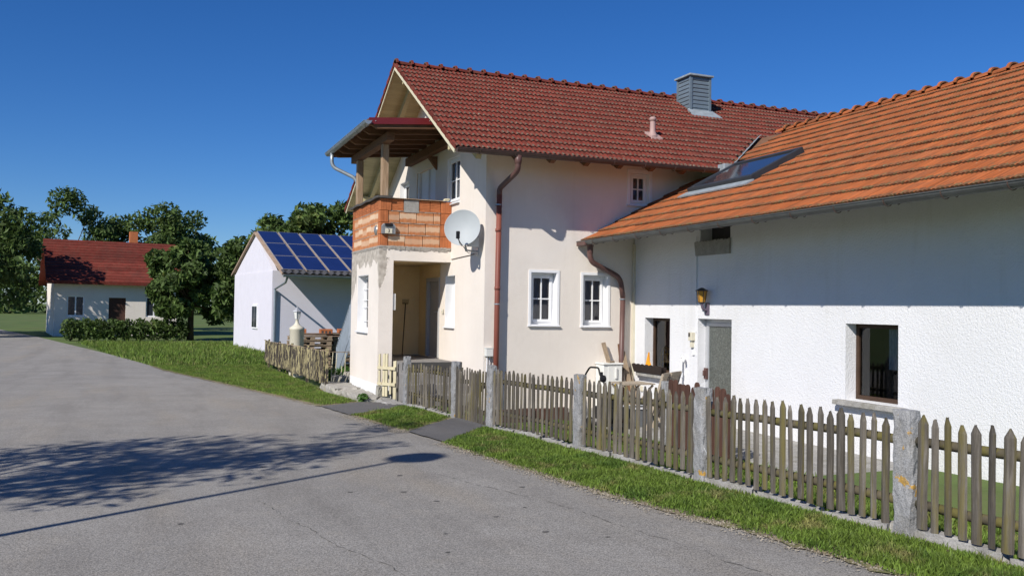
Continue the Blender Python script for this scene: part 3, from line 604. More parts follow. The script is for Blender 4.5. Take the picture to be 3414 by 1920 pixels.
for z in (1.32, 1.62, 1.78, 2.02): fbox(g, fX(XP), 18.63, 19.6, .13, .145, z, z+.014)
for y in (18.85, 19.11, 19.37): fbox(g, fX(XP), y, y+.014, .145, .16, 1.13, 2.31)
g.build('security_grille', m_white, win)
# landing and steps
st = MB(); st.box(4.76, XG-.02, 16.95, 19.95, -0.5, 0.54); porch_steps = thing('porch_steps', 'grey stone steps and landing climbing into the porch', 'steps', (5.35, 16.2, -0.4))
st.build('landing', m_step, porch_steps, bevel=0.01)
for k in range(3):
    s = MB(); s.box(4.70, XG-.05, 16.66-.29*k, 16.95-.29*k+.0, -0.5, 0.54-.185*(k+1)); s.build('step', m_step, porch_steps, bevel=0.012)
s = MB(); s.box(4.74, XG+.08, 16.9, 16.945, .41, .56); s.build('landing_edge_board', m_edge, porch_steps, bevel=0.006)

# brick parapet round the balcony
sl = MB(); sl.box(XP-.012, XG-.002, YF-.012, YF+.26, 2.865, 2.892); sl.box(XP-.012, XP+.26, YF+.26, YB, 2.865, 2.892)
par = sl.build('balcony_parapet', m_mortar, house, label='unrendered balcony parapet of ribbed orange hollow bricks')
rsb = random.Random(3)
def brick(F, u0, u1, z0, z1, t, mt_, ribs='v', rec=0.0):
    mb = MB(); u0 += .004; u1 -= .004; z0 += .005; z1 -= .005; u1 = max(u1, u0+.03)
    d0 = rec; g = .006
    if ribs == 'v':
        k = max(3, int(round((u1-u0)/.024))); pts = []
        for i in range(k):
            a = u0+(u1-u0)*i/k; b = u0+(u1-u0)*(i+1)/k; q = (b-a)*.22
            pts += [(a, d0+g), (a+q, d0), (b-q, d0), (b, d0+g)]
        for (a, da), (b, db) in zip(pts, pts[1:]):
            if abs(a-b) > 1e-6: mb.poly([F(a, da, z0), F(b, db, z0), F(b, db, z1), F(a, da, z1)])
    else:
        k = max(3, int(round((z1-z0)/.034))); pts = []
        for i in range(k):
            a = z0+(z1-z0)*i/k; b = z0+(z1-z0)*(i+1)/k; q = (b-a)*.2
            pts += [(a, d0+g), (a+q, d0), (b-q, d0), (b, d0+g)]
        for (a, da), (b, db) in zip(pts, pts[1:]):
            if abs(a-b) > 1e-6: mb.poly([F(u0, da, a), F(u1, da, a), F(u1, db, b), F(u0, db, b)])
    fbox(mb, F, u0, u1, d0+g+.0005, t, z0, z1)
    return mb.build('brick', mt_, par)
FR = {0: [(4.43, 4.60, 'A'), (4.605, 4.965, 'B'), (4.97, 5.345, 'B'), (5.35, 5.72, 'B'), (5.725, 5.968, 'A')],
      1: [(4.43, 4.66, 'A'), (4.665, 5.035, 'B'), (5.04, 5.405, 'B'), (5.41, 5.72, 'B'), (5.725, 5.968, 'A')],
      2: [(4.43, 4.605, 'A'), (4.61, 4.84, 'B'), (4.845, 5.205, 'B'), (5.21, 5.575, 'B'), (5.58, 5.725, 'B'), (5.73, 5.968, 'A')],
      3: [(4.43, 4.67, 'A'), (4.675, 4.93, 'H'), (4.935, 5.25, 'C'), (5.255, 5.495, 'H'), (5.50, 5.725, 'H'), (5.73, 5.968, 'A')]}
for r_, items in FR.items():
    z0 = 2.892 + .243*r_
    for (a, b, k) in items:
        rec = 0.0 if k in 'A' else .012 + rsb.uniform(0, .004)
        if k == 'C':
            c = MB(); c.box(a, b, YF+.004, YF+.17, z0-.02, z0+.235); o = c.build('concrete_patch', m_conc, par); continue
        brick(fY(YF), a, b, z0, z0+.243, .175, {'A': m_brickA, 'B': m_brickB, 'H': m_brickA}[k], 'h' if k == 'H' else 'v', rec)
for r_ in range(4):
    z0 = 2.892 + .243*r_; y = YF+.18; q = [.37, .26, .33, .30][r_]; first = True
    while y < YB-.02:
        b = min(YB, y+q); b = YB if YB-b < .12 else b
        brick(fX(XP), y, b, z0, z0+.243, .175, m_brickA if (r_ == 3 or b == YB) else m_brickB, 'h' if r_ == 3 else 'v', rsb.uniform(.001, .008)); y = b+.004; q = .37
for k, y0 in enumerate((YB-.175,)):
    mm = MB(); mm.box(XP+.18, XG-.01, YB-.175, YB, 2.892, 3.86); mm.build('brick_back_wall', m_brickA, par)
# mortar smears between the courses
ms = MB()
for r_ in range(1, 4):
    z = 2.892+.243*r_
    for i in range(26):
        a = 4.62 + 1.1*i/26; hgt = rsb.uniform(.002, .010); ms.box(a, a+.041, YF+.006, YF+.05, z-hgt, z+hgt*rsb.uniform(.2, 1))
    for i in range(40):
        a = YF+.2 + 2.3*i/40; hgt = rsb.uniform(.002, .010); ms.box(XP+.002, XP+.05, a, a+.056, z-hgt, z+hgt*rsb.uniform(.2, 1))
for i in range(46):
    a = 4.44+1.5*i/46; ms.box(a, a+.034, YF-.010+rsb.uniform(-.008, .008), YF+.05, 2.85-rsb.uniform(0, .05), 2.893+rsb.uniform(0, .012))
for i in range(60):
    a = YF+2.5*i/60; ms.box(XP-.008+rsb.uniform(-.008, .008), XP+.05, a, a+.041, 2.85-rsb.uniform(0, .03), 2.892+rsb.uniform(0, .008))
ms.build('mortar_joint', m_mortar, par, kind='stuff')
cp = MB(); cp.box(4.66, 5.80, YF-.03, YF+.24, 3.872, 3.885); cp.build('coping', m_post, par, label='thin brown board on the parapet top')
cp = MB(); k = 10
for i in range(k):
    a = YF-.06+(YB-YF+.12)*i/k; b = YF-.06+(YB-YF+.12)*(i+1)/k; za = 3.868+.014*math.sin(i*1.9); zb = 3.868+.014*math.sin((i+1)*1.9)
    cp.hexa([(XP-.06, a, za), (XP+.24, a, za), (XP+.24, b, zb), (XP-.06, b, zb), (XP-.06, a, za+.045), (XP+.24, a, za+.05), (XP+.24, b, zb+.05), (XP-.06, b, zb+.045)])
cp.build('coping', m_coping, par, label='dark bitumen strip over the street side of the parapet')
cp = MB(); cp.box(5.80, 5.90, YF-.02, YF+.1, 3.888, 3.91); cp.box(5.81, 5.91, YF-.03, YF+.09, 3.912, 3.934); cp.build('offcut_block', m_verge, par)

# ------------------------------------------------------------------ main roof
ang = math.atan(SF); angR = math.atan(SR)
def zf(y): return ZEAVE+SF*(y-YEAVE)
def zr(y): return ZRIDGE-SR*(y-YRIDGE)
rf = MB()
def quadslab(mb, pts, t, mi=0):
    return mb.hexa([(p[0], p[1], p[2]-t) for p in pts] + list(pts), mi)
XEV = 10.85                                  # where the wing's roof meets the eave
def zell(x): return 3.0+.522*(x-8.0) if x <= 13.2 else 3.0+.522*(5.2-(x-13.2))
def yval(x): return max(YEAVE, YEAVE+(zell(x)-ZEAVE)/SF)
quadslab(rf, [(XV+.02, YEAVE, zf(YEAVE)-.02), (XEV, YEAVE, zf(YEAVE)-.02), (XEV, YRIDGE, zf(YRIDGE)-.02), (XV+.02, YRIDGE, zf(YRIDGE)-.02)], .03)
quadslab(rf, [(XEV, YEAVE+.03, zf(YEAVE+.03)-.02), (13.2, yval(13.2), zf(yval(13.2))-.02), (13.2, YRIDGE, zf(YRIDGE)-.02), (XEV, YRIDGE, zf(YRIDGE)-.02)], .03)
quadslab(rf, [(13.2, yval(13.2), zf(yval(13.2))-.02), (XR+.4, YEAVE, zf(YEAVE)-.02), (XR+.4, YRIDGE, zf(YRIDGE)-.02), (13.2, YRIDGE, zf(YRIDGE)-.02)], .03)
quadslab(rf, [(XV+.02, YRIDGE, ZRIDGE-.02), (XR+.4, YRIDGE, ZRIDGE-.02), (XR+.4, YREAR, ZREAR-.02), (XV+.02, YREAR, ZREAR-.02)], .03)
roof = rf.build('roof', m_darktile, house, label='red concrete tiled gable roof with grey lichen on the tile edges')
def tile_mesh(name, W, L, waves, amp, lipm, mats, sharp=False, seg=5, lift=0.036, th=0.022):
    mb = MB(); k = waves*seg; top0 = []; top1 = []; bot0 = []
    for i in range(k+1):
        u = W*i/k; ph = 2*math.pi*waves*u/W
        p = amp*(0.5-0.5*math.cos(ph)) if not sharp else amp*(abs(math.sin(ph/2)))
        top0.append((u, 0, lift+p)); top1.append((u, L, .006+p)); bot0.append((u, .004, lift+p-th-.004))
    lip = [(u, .075+.045*((i*37) % 11)/11, z-.09/L*(lift-.006)) for i, (u, _, z) in enumerate(top0)]
    for i in range(k):
        mb.poly([top0[i], top0[i+1], lip[i+1], lip[i]], 1 if (i*7+seg) % 5 else 0)
        mb.poly([lip[i], lip[i+1], top1[i+1], top1[i]], 0)
        mb.poly([bot0[i], bot0[i+1], top0[i+1], top0[i]], 1)
    mb.poly([bot0[0], top0[0], top1[0], (0, L, -.01)], 0); mb.poly([bot0[-1], top0[-1], top1[-1], (W, L, -.01)], 0)
    return mb, mb.mesh(name, mats)
NROW = 16; slope = math.hypot(YRIDGE-YEAVE, ZRIDGE-ZEAVE); CR = (slope+.03)/NROW; TW = .30
tmb, tme = tile_mesh('tile', TW-.003, CR+.05, 3, .030, None, [m_tile, m_tile_lip])
Mfront = Matrix.Rotation(ang, 4, 'X')
cells = []
for r_ in range(NROW):
    for c in range(int((XR+.3-XV)/TW)):
        x = XV+c*TW; s = r_*CR; y = YEAVE-.03*math.cos(ang)+s*math.cos(ang); z = zf(YEAVE)-.03*math.sin(ang)+s*math.sin(ang)
        if x+TW > XEV-.05 and y+.12 < yval(x+TW*.5): continue
        cells.append((x, y, z))
def chim_hit(x, y): return 12.16 < x+.15 < 12.86 and 18.05 < y+.15 < 18.85
cells = [c for c in cells if not chim_hit(c[0], c[1])]
cells.sort(key=lambda p: p[0]**2+p[1]**2)
rst = random.Random(11)
def jit(p): return Matrix.Translation((p[0], p[1], p[2])) @ Mfront @ Matrix.Rotation(rst.uniform(-.012, .012), 4, 'Z') @ Matrix.Rotation(rst.uniform(-.006, .012), 4, 'X')
for p in cells[:300]: place('tile', tme, roof, jit(p))
def joined(name, tm_, mats_, mats, parent):
    V0 = np.array(tm_.v); mb = MB(); n0 = len(V0)
    for i, Mx in enumerate(mats_):
        A = np.array(Mx); P = V0@A[:3, :3].T + A[:3, 3]; mb.v += [tuple(q) for q in P.tolist()]; mb.f += [tuple(j+i*n0 for j in f) for f in tm_.f]; mb.m += tm_.m
    return mb.build(name, mats, parent, kind='stuff')
joined('remaining_tiles', tmb, [jit(p) for p in cells[300:]], [m_tile, m_tile_lip], roof)
# rear slope, seen only along its verge
sR = math.hypot(YREAR-YRIDGE, ZRIDGE-ZREAR); nR = int(sR/CR)-1; MR = Matrix.Rotation(math.pi, 4, 'Z') @ Matrix.Rotation(angR, 4, 'X')
rear = []
for r_ in range(nR+1):
    s = r_*CR
    for c in range(43):
        rear.append(Matrix.Translation((XV+(c+1)*TW, YREAR+.03-s*math.cos(angR), ZREAR-.02+s*math.sin(angR))) @ MR)
joined('rear_tiles', tmb, rear, [m_tile, m_tile_lip], roof)
for r_ in range(NROW):      # overlapping end lips of the verge tiles on both slopes
    b = MB(); y0, y1 = YEAVE-.03+r_*CR*math.cos(ang), YEAVE-.03+(r_+1)*CR*math.cos(ang)+.03; b.hexa([(XV-.012, y0, zf(y0)-.02), (XV+.01, y0, zf(y0)-.02), (XV+.01, y1, zf(y1)-.035), (XV-.012, y1, zf(y1)-.035), (XV-.012, y0, zf(y0)+.062), (XV+.01, y0, zf(y0)+.062), (XV+.01, y1, zf(y1)+.025), (XV-.012, y1, zf(y1)+.025)]); b.build('verge_tile', m_tile, roof)
for r_ in range(nR+2):
    b = MB(); y0, y1 = YREAR+.03-r_*CR*math.cos(angR), YREAR-(r_+1)*CR*math.cos(angR); y1 = max(y1, YRIDGE)
    b.hexa([(XV-.03, y0, zr(y0)-.04), (XV+.01, y0, zr(y0)-.04), (XV+.01, y1, zr(y1)-.05), (XV-.03, y1, zr(y1)-.05), (XV-.03, y0, zr(y0)+.085), (XV+.01, y0, zr(y0)+.085), (XV+.01, y1, zr(y1)+.03), (XV-.03, y1, zr(y1)+.03)]); b.build('verge_tile', m_tile, roof)
# ridge tiles
rg = MB(); k = 9; RL = .345
def ring(x, rad, dz): return [(x, math.cos(math.pi*(i/(k-1)))*rad, math.sin(math.pi*(i/(k-1)))*rad*.78+dz) for i in range(k)]
R0 = [ring(0, .150, .012), ring(.055, .150, .02), ring(.075, .116, .0), ring(RL+.04, .105, -.012)]
for a, b in zip(R0, R0[1:]):
    for i in range(k-1): rg.poly([a[i], a[i+1], b[i+1], b[i]], 0)
for a in (R0[0],):
    for i in range(k-1): rg.poly([a[i], a[i+1], (0, a[i+1][1]*.8, a[i+1][2]*.8), (0, a[i][1]*.8, a[i][2]*.8)], 1)
rgm = rg.mesh('ridge_tile', [m_tile, m_tile_lip])
for i in range(int((XR+.3-XV)/RL)):
    place('ridge_tile', rgm, roof, Matrix.Translation((XV+i*RL, YRIDGE, ZRIDGE+.012)) @ Matrix.Rotation(rst.uniform(-.01, .01), 4, 'Z'))
# soffit boards under the overhangs, rafters, verge boards
sb = MB()
def board(y0, y1, zfun, x0=XV+.03, x1=XG-.0): quadslab(sb, [(x0, y0, zfun(y0)-.055), (x1, y0, zfun(y0)-.055), (x1, y1, zfun(y1)-.055), (x0, y1, zfun(y1)-.055)], .018)
y = YEAVE+.02
while y < YRIDGE-.1: board(y, y+.098, zf); y += .1
y = YRIDGE+.02
while y < YREAR-.1: board(y, y+.098, zr); y += .1
y = YEAVE+.02
while y < YM+.1: quadslab(sb, [(XG, y, zf(y)-.055), (XEV+.4, y, zf(y)-.055), (XEV+.4, y+.098, zf(y+.098)-.055), (XG, y+.098, zf(y+.098)-.055)], .018); y += .1
sb.build('soffit_boards', m_soffit, roof, kind='stuff', label='pale yellow boards under the roof overhang')
for x in (XV+.50,):
    b = MB(); b.bar((x, YEAVE+.1, zf(YEAVE+.1)-.15), (x, YRIDGE-.02, zf(YRIDGE)-.16), .10, .14); b.build('flying_rafter', m_soffit, roof)
    b = MB(); b.bar((x, YRIDGE+.04, zr(YRIDGE)-.18), (x, YREAR-.1, zr(YREAR-.1)-.15), .10, .14); b.build('flying_rafter', m_soffit, roof)
b = MB(); b.bar((XV+.005, YEAVE+.0, zf(YEAVE)-.065), (XV+.005, YRIDGE, zf(YRIDGE)-.065), .024, .075); b.build('verge_board', m_verge, roof)
b = MB(); b.bar((XV+.005, YRIDGE+.02, zr(YRIDGE)-.07), (XV+.005, YREAR, zr(YREAR)-.065), .024, .075); b.build('verge_board', m_verge, roof)
for (yy_, zz, nm) in ((YM+.1, 4.62, 'a'), (23.2, 4.35, 'b'), (YRIDGE, 6.62, 'c')):
    b = MB(); b.prism([(XG, yy_-.08, zz), (XG, yy_+.08, zz), (XG, yy_+.08, zz+.2), (XG, yy_-.08, zz+.2)], (-.72, 0, 0)); b.build('purlin_end', m_soffit, roof, bevel=0.01)
x = 6.35
while x < XEV-.2:
    b = MB(); y0 = YEAVE+.09; q = [(x-.05, y0, zf(y0)-.085), (x-.05, YM+.02, zf(YM)-.085), (x-.05, YM+.02, zf(YM)-.235), (x-.05, y0+.16, zf(y0)-.15)]
    b.prism(q, (.10, 0, 0)); b.build('rafter_tail', m_timber, roof); x += .72
# gutter
def gutter(mb, a, b, r, n=9, t=.004):
    a = Vector(a); b = Vector(b); d = (b-a).normalized(); side = d.cross(Vector((0, 0, 1))).normalized(); P = []
    for c in (a, b):
        P.append([c + side*math.cos(math.pi*(1+i/(n-1)))*r + Vector((0, 0, math.sin(math.pi*(1+i/(n-1)))*r)) for i in range(n)])
        P.append([c + side*math.cos(math.pi*(1+i/(n-1)))*(r-t) + Vector((0, 0, math.sin(math.pi*(1+i/(n-1)))*(r-t))) for i in range(n)])
    for i in range(n-1):
        mb.poly([P[0][i], P[0][i+1], P[2][i+1], P[2][i]]); mb.poly([P[1][i], P[1][i+1], P[3][i+1], P[3][i]])
    for e in (0, 2): mb.poly(P[e])
    for i in (0, n-1): mb.tube([P[0][i], P[2][i]], .009, 6)
g = MB(); gutter(g, (XV+.02, YEAVE-.045, ZEAVE-.02), (XEV-.12, YEAVE-.045, ZEAVE+.01), .075); gut = g.build('gutter', m_brown_metal, house)
hk = []
for i in range(8):
    x = 5.5+i*.68; b = MB(); b.tube([(x, YEAVE-.05+math.cos(math.pi*(1+j/8))*.082, ZEAVE-.015+math.sin(math.pi*(1+j/8))*.082) for j in range(9)], .006, 5); b.build('gutter_hook', m_brown_metal, gut)
def smooth_path(pts, n=6, k=0.28):
    pts = [Vector(p) for p in pts]; out = [pts[0]]
    for a, b, c in zip(pts, pts[1:], pts[2:]):
        r1 = min(k, (b-a).length*.45, (c-b).length*.45); p = b+(a-b).normalized()*r1; q = b+(c-b).normalized()*r1
        for i in range(n+1):
            t = i/n; out.append(p*(1-t)**2+b*2*t*(1-t)+q*t*t)
    return out+[pts[-1]]
dp = MB(); dp.tube(smooth_path([(6.26, 14.84, 4.44), (6.26, 14.84, 4.16), (6.20, 15.585, 3.92), (6.20, 15.585, 3.78)], 5, .12), .052, 12)
dp.lathe([(.052, .0), (.062, .01), (.075, .16), (.0, .17)], (6.26, 14.84, 4.28), 12)
o = dp.build('downpipe', m_brownpipe, house, smooth=True, label='dark brown swan neck under the main gutter')
dp = MB(); dp.tube([(6.20, 15.585, 3.80), (6.185, 15.585, 1.6), (6.18, 15.585, -.35)], .052, 14)
for z in (3.1, 2.0): dp.tube([(6.185, 15.585, z), (6.185, 15.585, z+.06)], .057, 14)
dpo = dp.build('downpipe', m_redpipe, house, smooth=True, label='red brown downpipe with chipped paint')
for z in (3.6, 1.72, .35):
    b = MB(); b.tube([(6.187, 15.585, z), (6.187, 15.585, z+.022)], .060, 14); b.box(6.17, 6.205, 15.64, 15.70, z, z+.02); b.build('pipe_clip', m_zinc, dpo)
# chimney
ch = MB(); CX0, CX1, CY0, CY1, CZT = 12.21, 12.81, 18.20, 18.80, 7.40
ch.box(CX0+.03, CX1-.03, CY0+.03, CY1-.03, 6.1, CZT); chim = ch.build('chimney', m_slate, house, label='square chimney clad in blue grey metal siding')
for z0 in [6.12+.098*i for i in range(13)]:
    z1 = z0+.098; lo = max(z0, zf(CY0)+.05)
    for face in 'xy':
        b = MB(); pr = [(0, 0), (-.018, .02), (-.014, .07), (0, .098)]
        if z1 < zf(CY0)+.1: 
            continue
        if face == 'y': b.prism([(CX0+.05, CY0+.03+p, z0+q) for p, q in pr], (CX1-CX0-.1, 0, 0)); b.build('siding_strip', m_slate, chim)
        else: b.prism([(CX0+.03+p, CY0+.05, z0+q) for p, q in pr], (0, CY1-CY0-.1, 0)); b.build('siding_strip', m_slate, chim)
for (a, b_) in ((CX0+.025, CY0+.025), (CX1-.025, CY0+.025), (CX0+.025, CY1-.025), (CX1-.025, CY1-.025)):
    b = MB(); b.box(a-.03, a+.03, b_-.03, b_+.03, 6.2, CZT); b.build('corner_strip', m_slate, chim)
b = MB(); b.box(CX0-.05, CX1+.05, CY0-.05, CY1+.05, CZT, CZT+.045); b.build('cap', m_lead, chim, bevel=0.006)
b = MB()
q = [(CX0-.12, CY0-.28), (CX1+.14, CY0-.28), (CX1+.06, CY0+.04), (CX0-.05, CY0+.04)]
b.hexa([(x, y, zf(y)+.0) for x, y in q] + [(x, y, zf(y)+(.065 if i < 2 else .10)) for i, (x, y) in enumerate(q)])
b.build('flashing_apron', m_lead, chim)
# vent pipe
vp = MB(); vb = (9.99, 16.30); zb = zf(vb[1])
vp.lathe([(.115, 0), (.085, .06), (.062, .12), (.058, .32), (.056, .34), (.072, .345), (.074, .40), (.05, .425), (0, .43)], (vb[0], vb[1], zb+.02), 16)
v = vp.build('vent_pipe', m_vent, house, smooth=True)
b = MB(); q = [(vb[0]-.12, vb[1]-.16), (vb[0]+.16, vb[1]-.16), (vb[0]+.16, vb[1]+.14), (vb[0]-.12, vb[1]+.14)]; b.hexa([(x, y, zf(y)+.01) for x, y in q]+[(x, y, zf(y)+.072) for x, y in q]); b.build('base_plate', m_vent, v, bevel=.01)

# ------------------------------------------------------------------ canopy over the balcony
CN, CF, CXG = 16.98, 20.86, 4.0
def zc(x): return 5.30 + .085*(x-4.0)
cb = MB(); cb.hexa([(3.97, CN, zc(3.97)-.02), (5.95, CN, zc(5.95)-.02), (5.95, CF, zc(5.95)-.02), (3.97, CF, zc(3.97)-.02), (3.97, CN, zc(3.97)+.01), (5.95, CN, zc(5.95)+.01), (5.95, CF, zc(5.95)+.01), (3.97, CF, zc(3.97)+.01)])
can = cb.build('balcony_canopy', m_timber, house, label='timber canopy over the balcony with wine red fascia')
b = MB(); b.prism([(3.99, CN-.02, zc(3.99)+.03), (5.95, CN-.02, zc(5.95)+.03), (5.95, CN-.02, zc(5.95)-.10), (3.99, CN-.02, zc(3.99)-.10)], (0, .018, 0)); b.build('fascia', m_fascia, can)
b = MB(); b.prism([(3.99, CF+.002, zc(3.99)+.03), (5.95, CF+.002, zc(5.95)+.03), (5.95, CF+.002, zc(5.95)-.16), (3.99, CF+.002, zc(3.99)-.16)], (0, .018, 0)); b.build('fascia', m_fascia, can)
sc_ = MB()
for (px, pz) in ((4.12, -.04), (5.22, -.03)): sc_.lathe([(.0, .012), (.008, .010), (.010, 0)], (px, CN-.02, zc(px)+pz), 8, axis=(0, -1, 0))
sc_.build('fascia_screws', m_alu, can)
for i in range(7):
    y = CN+.06+i*(CF-CN-.14)/6; b = MB()
    b.prism([(4.02, y-.04, zc(4.02)-.022), (5.94, y-.04, zc(5.94)-.022), (5.94, y-.04, zc(5.94)-.18), (4.16, y-.04, zc(4.16)-.18), (4.05, y-.04, zc(4.05)-.11)], (0, .08, 0)); b.build('rafter', m_timber, can, bevel=.006)
b = MB(); b.box(4.44, 4.60, 17.30, 20.62, 4.985, 5.155); b.build('beam', m_timber, can, bevel=.01)
b = MB(); b.box(5.80, 5.955, 17.2, 20.8, 5.05, 5.24); b.build('wall_plate', m_timber, can, bevel=.01)
for y in (17.72, 20.0):
    b = MB(); b.box(4.46, 4.60, y, y+.15, 3.90, 4.983); b.build('post', m_post, can, bevel=.012)
b = MB(); gutter(b, (3.955, CF+.08, 5.235), (3.955, CN-.10, 5.255), .072); cg = b.build('canopy_gutter', m_zinc, can)
for i in range(6):
    y = CN+.15+i*.68; b = MB(); b.tube([(3.955+math.cos(math.pi*(1+j/8))*.080, y, 5.25+math.sin(math.pi*(1+j/8))*.080) for j in range(9)], .006, 5); b.build('gutter_bracket', m_zinc, can)
b = MB(); b.tube(smooth_path([(3.955, 20.45, 5.18), (3.955, 20.45, 4.86), (4.50, 20.22, 4.58), (4.53, 20.21, 4.2), (4.53, 20.21, 3.95)], 6, .14), .042, 12); b.build('canopy_downpipe', m_zinc, can, smooth=True)
b = MB(); b.prism([(XG-.002, 18.75, 5.0), (XG-.002, 18.75, 4.70), (XG-.22, 18.75, 4.98)], (0, .10, 0)); b.build('bracket', m_timber, can)
# ------------------------------------------------------------------ white wing with orange roof
wing = thing('farmhouse_wing', 'white roughcast wing with orange clay tile roof, at right angles to the cream house', 'house', (9.22, 13.0, -0.45))
WH = [(14.34, 15.25, 0.44, 1.51), (12.44, 13.43, -0.30, 1.52), (8.85, 9.80, 0.44, 1.51), (12.50, 13.38, 2.66, 3.20), (5.6, 6.5, 0.44, 1.51)]
w = MB(); w.slab(fX(XE), 3.0, 15.69, -0.6, 3.5, 0, 0.3, WH); w.build('wall', m_white_render, wing, label='white roughcast wall with window and glazed door')
w = MB(); w.box(XE+.3, 17.0, 3.0, 3.3, -.6, 3.5); w.build('wall', m_white_render, wing)
w = MB(); w.box(XE-.045, XE-.002, 15.63, 15.695, -.6, 2.98); w.build('corner_strip', m_opal, wing)
def wing_window(h):
    u0, u1, z0, z1 = h
    f = MB(); F = fX(XE)
    d0, d1 = .19, .25
    fbox(f, F, u0, u0+.05, d0, d1, z0, z1); fbox(f, F, u1-.05, u1, d0, d1, z0, z1); fbox(f, F, u0+.05, u1-.05, d0, d1, z1-.06, z1); fbox(f, F, u0+.05, u1-.05, d0, d1, z0, z0+.06)
    win = f.build('window', m_brownframe, wing, bevel=.004)
    pane(F, u0+.05, u1-.05, .225, z0+.06, z1-.06).build('pane', m_glass, win)
    c = MB(); k = 16
    for i in range(k):
        a = u0+.02+(u1-u0)*.42*i/k; b = u0+.02+(u1-u0)*.42*(i+1)/k
        c.poly([F(a, .27+.012*(i % 2), z1-.62), F(b, .27+.012*((i+1) % 2), z1-.62), F(b, .27+.012*((i+1) % 2), z1), F(a, .27+.012*(i % 2), z1)])
    c.build('curtain', m_lace, win)
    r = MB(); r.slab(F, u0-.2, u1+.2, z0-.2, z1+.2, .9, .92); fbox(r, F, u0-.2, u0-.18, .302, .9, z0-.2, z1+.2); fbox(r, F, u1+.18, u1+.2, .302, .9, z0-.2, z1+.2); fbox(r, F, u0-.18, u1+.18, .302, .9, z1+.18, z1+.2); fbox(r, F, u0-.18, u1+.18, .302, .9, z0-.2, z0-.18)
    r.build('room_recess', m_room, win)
    s = MB(); fbox(s, F, u0-.16, u1+.12, -.13, .0, z0-.075, z0-.008); s.build('sill', m_kerb, win, bevel=.006)
    return win
for h in (WH[0], WH[2], WH[4]): wing_window(h)
F = fX(XE); u0, u1, z0, z1 = WH[1]
d = MB(); fbox(d, F, u0, u0+.07, .16, .22, z0, z1); fbox(d, F, u1-.07, u1, .16, .22, z0, z1); fbox(d, F, u0+.07, u1-.07, .16, .22, z1-.07, z1); fbox(d, F, u0+.07, u0+.13, .145, .19, z0, z1-.07); fbox(d, F, u1-.13, u1-.07, .145, .19, z0, z1-.07); fbox(d, F, u0+.13, u1-.13, .145, .19, z1-.13, z1-.07); fbox(d, F, u0+.13, u1-.13, .145, .19, z0, z0+.2)
wd = d.build('glazed_door', m_alu, wing, bevel=.004, label='aluminium door with hammered glass')
d = MB(); fbox(d, F, u0+.13, u1-.13, .165, .175, z0+.2, z1-.13); d.build('pane', m_tex_glass, wd)
d = MB(); fbox(d, F, u1-.125, u1-.045, .10, .145, .44, .64); fbox(d, F, u1-.11, u1-.07, .06, .10, .50, .60); d.build('lock_plate', m_brownpipe, wd, bevel=.006)
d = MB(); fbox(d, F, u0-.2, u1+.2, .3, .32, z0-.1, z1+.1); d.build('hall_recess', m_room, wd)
u0, u1, z0, z1 = WH[3]
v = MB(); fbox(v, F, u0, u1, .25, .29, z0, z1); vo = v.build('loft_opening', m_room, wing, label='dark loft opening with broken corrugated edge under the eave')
v = MB(); k = 40; ed = []
for i in range(k+1):
    u = u0-.02+(u1+.16-u0)*i/k; ed.append((u, 2.90+.012*math.sin(i*1.7)+.01*rst.uniform(-1, 1)))
v.prism([F(u, -.035, z) for u, z in ed]+[F(u1+.10, -.035, 2.645), F(u0-.02, -.035, 2.645)], (.03, 0, 0)); v.build('corrugated_sheet', m_conc, vo)
v = MB(); v.tube([(XE-.02, 13.47, 3.0), (XE-.012, 13.47, 1.28)], .007, 6); fbox(v, F, 13.465, 13.475, -.01, 0, 1.28, 2.7); v.build('wall_cable', m_lintwhite, wing)
# roof deck, valley, tiles
XRW = 13.2; pit = math.atan(.522); EX = 8.02
def ze(x): return 3.0+.522*(x-8.0)
rf = MB(); quadslab(rf, [(EX, 3, ze(EX)-.02), (EX, 15.685, ze(EX)-.02), (10.86, 15.685, ze(10.86)-.02), (10.86, 3, ze(10.86)-.02)], .03)
quadslab(rf, [(10.86, 3, ze(10.86)-.02), (10.86, 15.0, ze(10.86)-.02), (XRW, yval(XRW)+.02, ze(XRW)-.02), (XRW, 3, ze(XRW)-.02)], .03)
quadslab(rf, [(XRW, 3, ze(XRW)-.02), (XRW, yval(XRW)+.02, ze(XRW)-.02), (18.4, 15.0, ze(8.0)-.02), (18.4, 3, ze(8.0)-.02)], .03)
wroof = rf.build('roof', m_timber, wing, label='orange clay tile roof with mossy tile edges')
otb, otm = tile_mesh('tile', .236, .427+.06, 4, .011, None, [m_otile, m_otile_lip], sharp=True, seg=4, lift=.036, th=.022)
MO = Matrix(((0, math.cos(pit), -math.sin(pit), 0), (-1, 0, 0, 0), (0, math.sin(pit), math.cos(pit), 0), (0, 0, 0, 1)))
oc = []
SKY = (9.72, 10.86, 12.55, 14.5)     # roof window x0,x1,y0,y1
for r_ in range(14):
    x = EX-.03+r_*.427*math.cos(pit)
    if x > XRW-.1: break
    y = 15.66
    ytop = 15.66 if x < 10.6 else yval(x+.2)-.06
    c = 0
    while y-.24*c > 3.05:
        yy_ = y-.24*c; c += 1
        if yy_ > ytop + .02: continue
        if SKY[0]-.05 < x+.2 < SKY[1]-.05 and SKY[2]+.10 < yy_ < SKY[3]+.14: continue
        oc.append((x, yy_, ze(x)))
oc.sort(key=lambda p: -((p[1] > 7.5)*1000 - (p[0]**2+p[1]**2)))
def jo(p): return Matrix.Translation((p[0], p[1], p[2]+rst.uniform(-.003, .003))) @ MO @ Matrix.Rotation(rst.uniform(-.008, .008), 4, 'Z') @ Matrix.Rotation(rst.uniform(-.008, .012), 4, 'X')
vis = sorted(oc, key=lambda p: (p[0]**2+p[1]**2) if (p[1]/p[0] > .76) else 1e6)
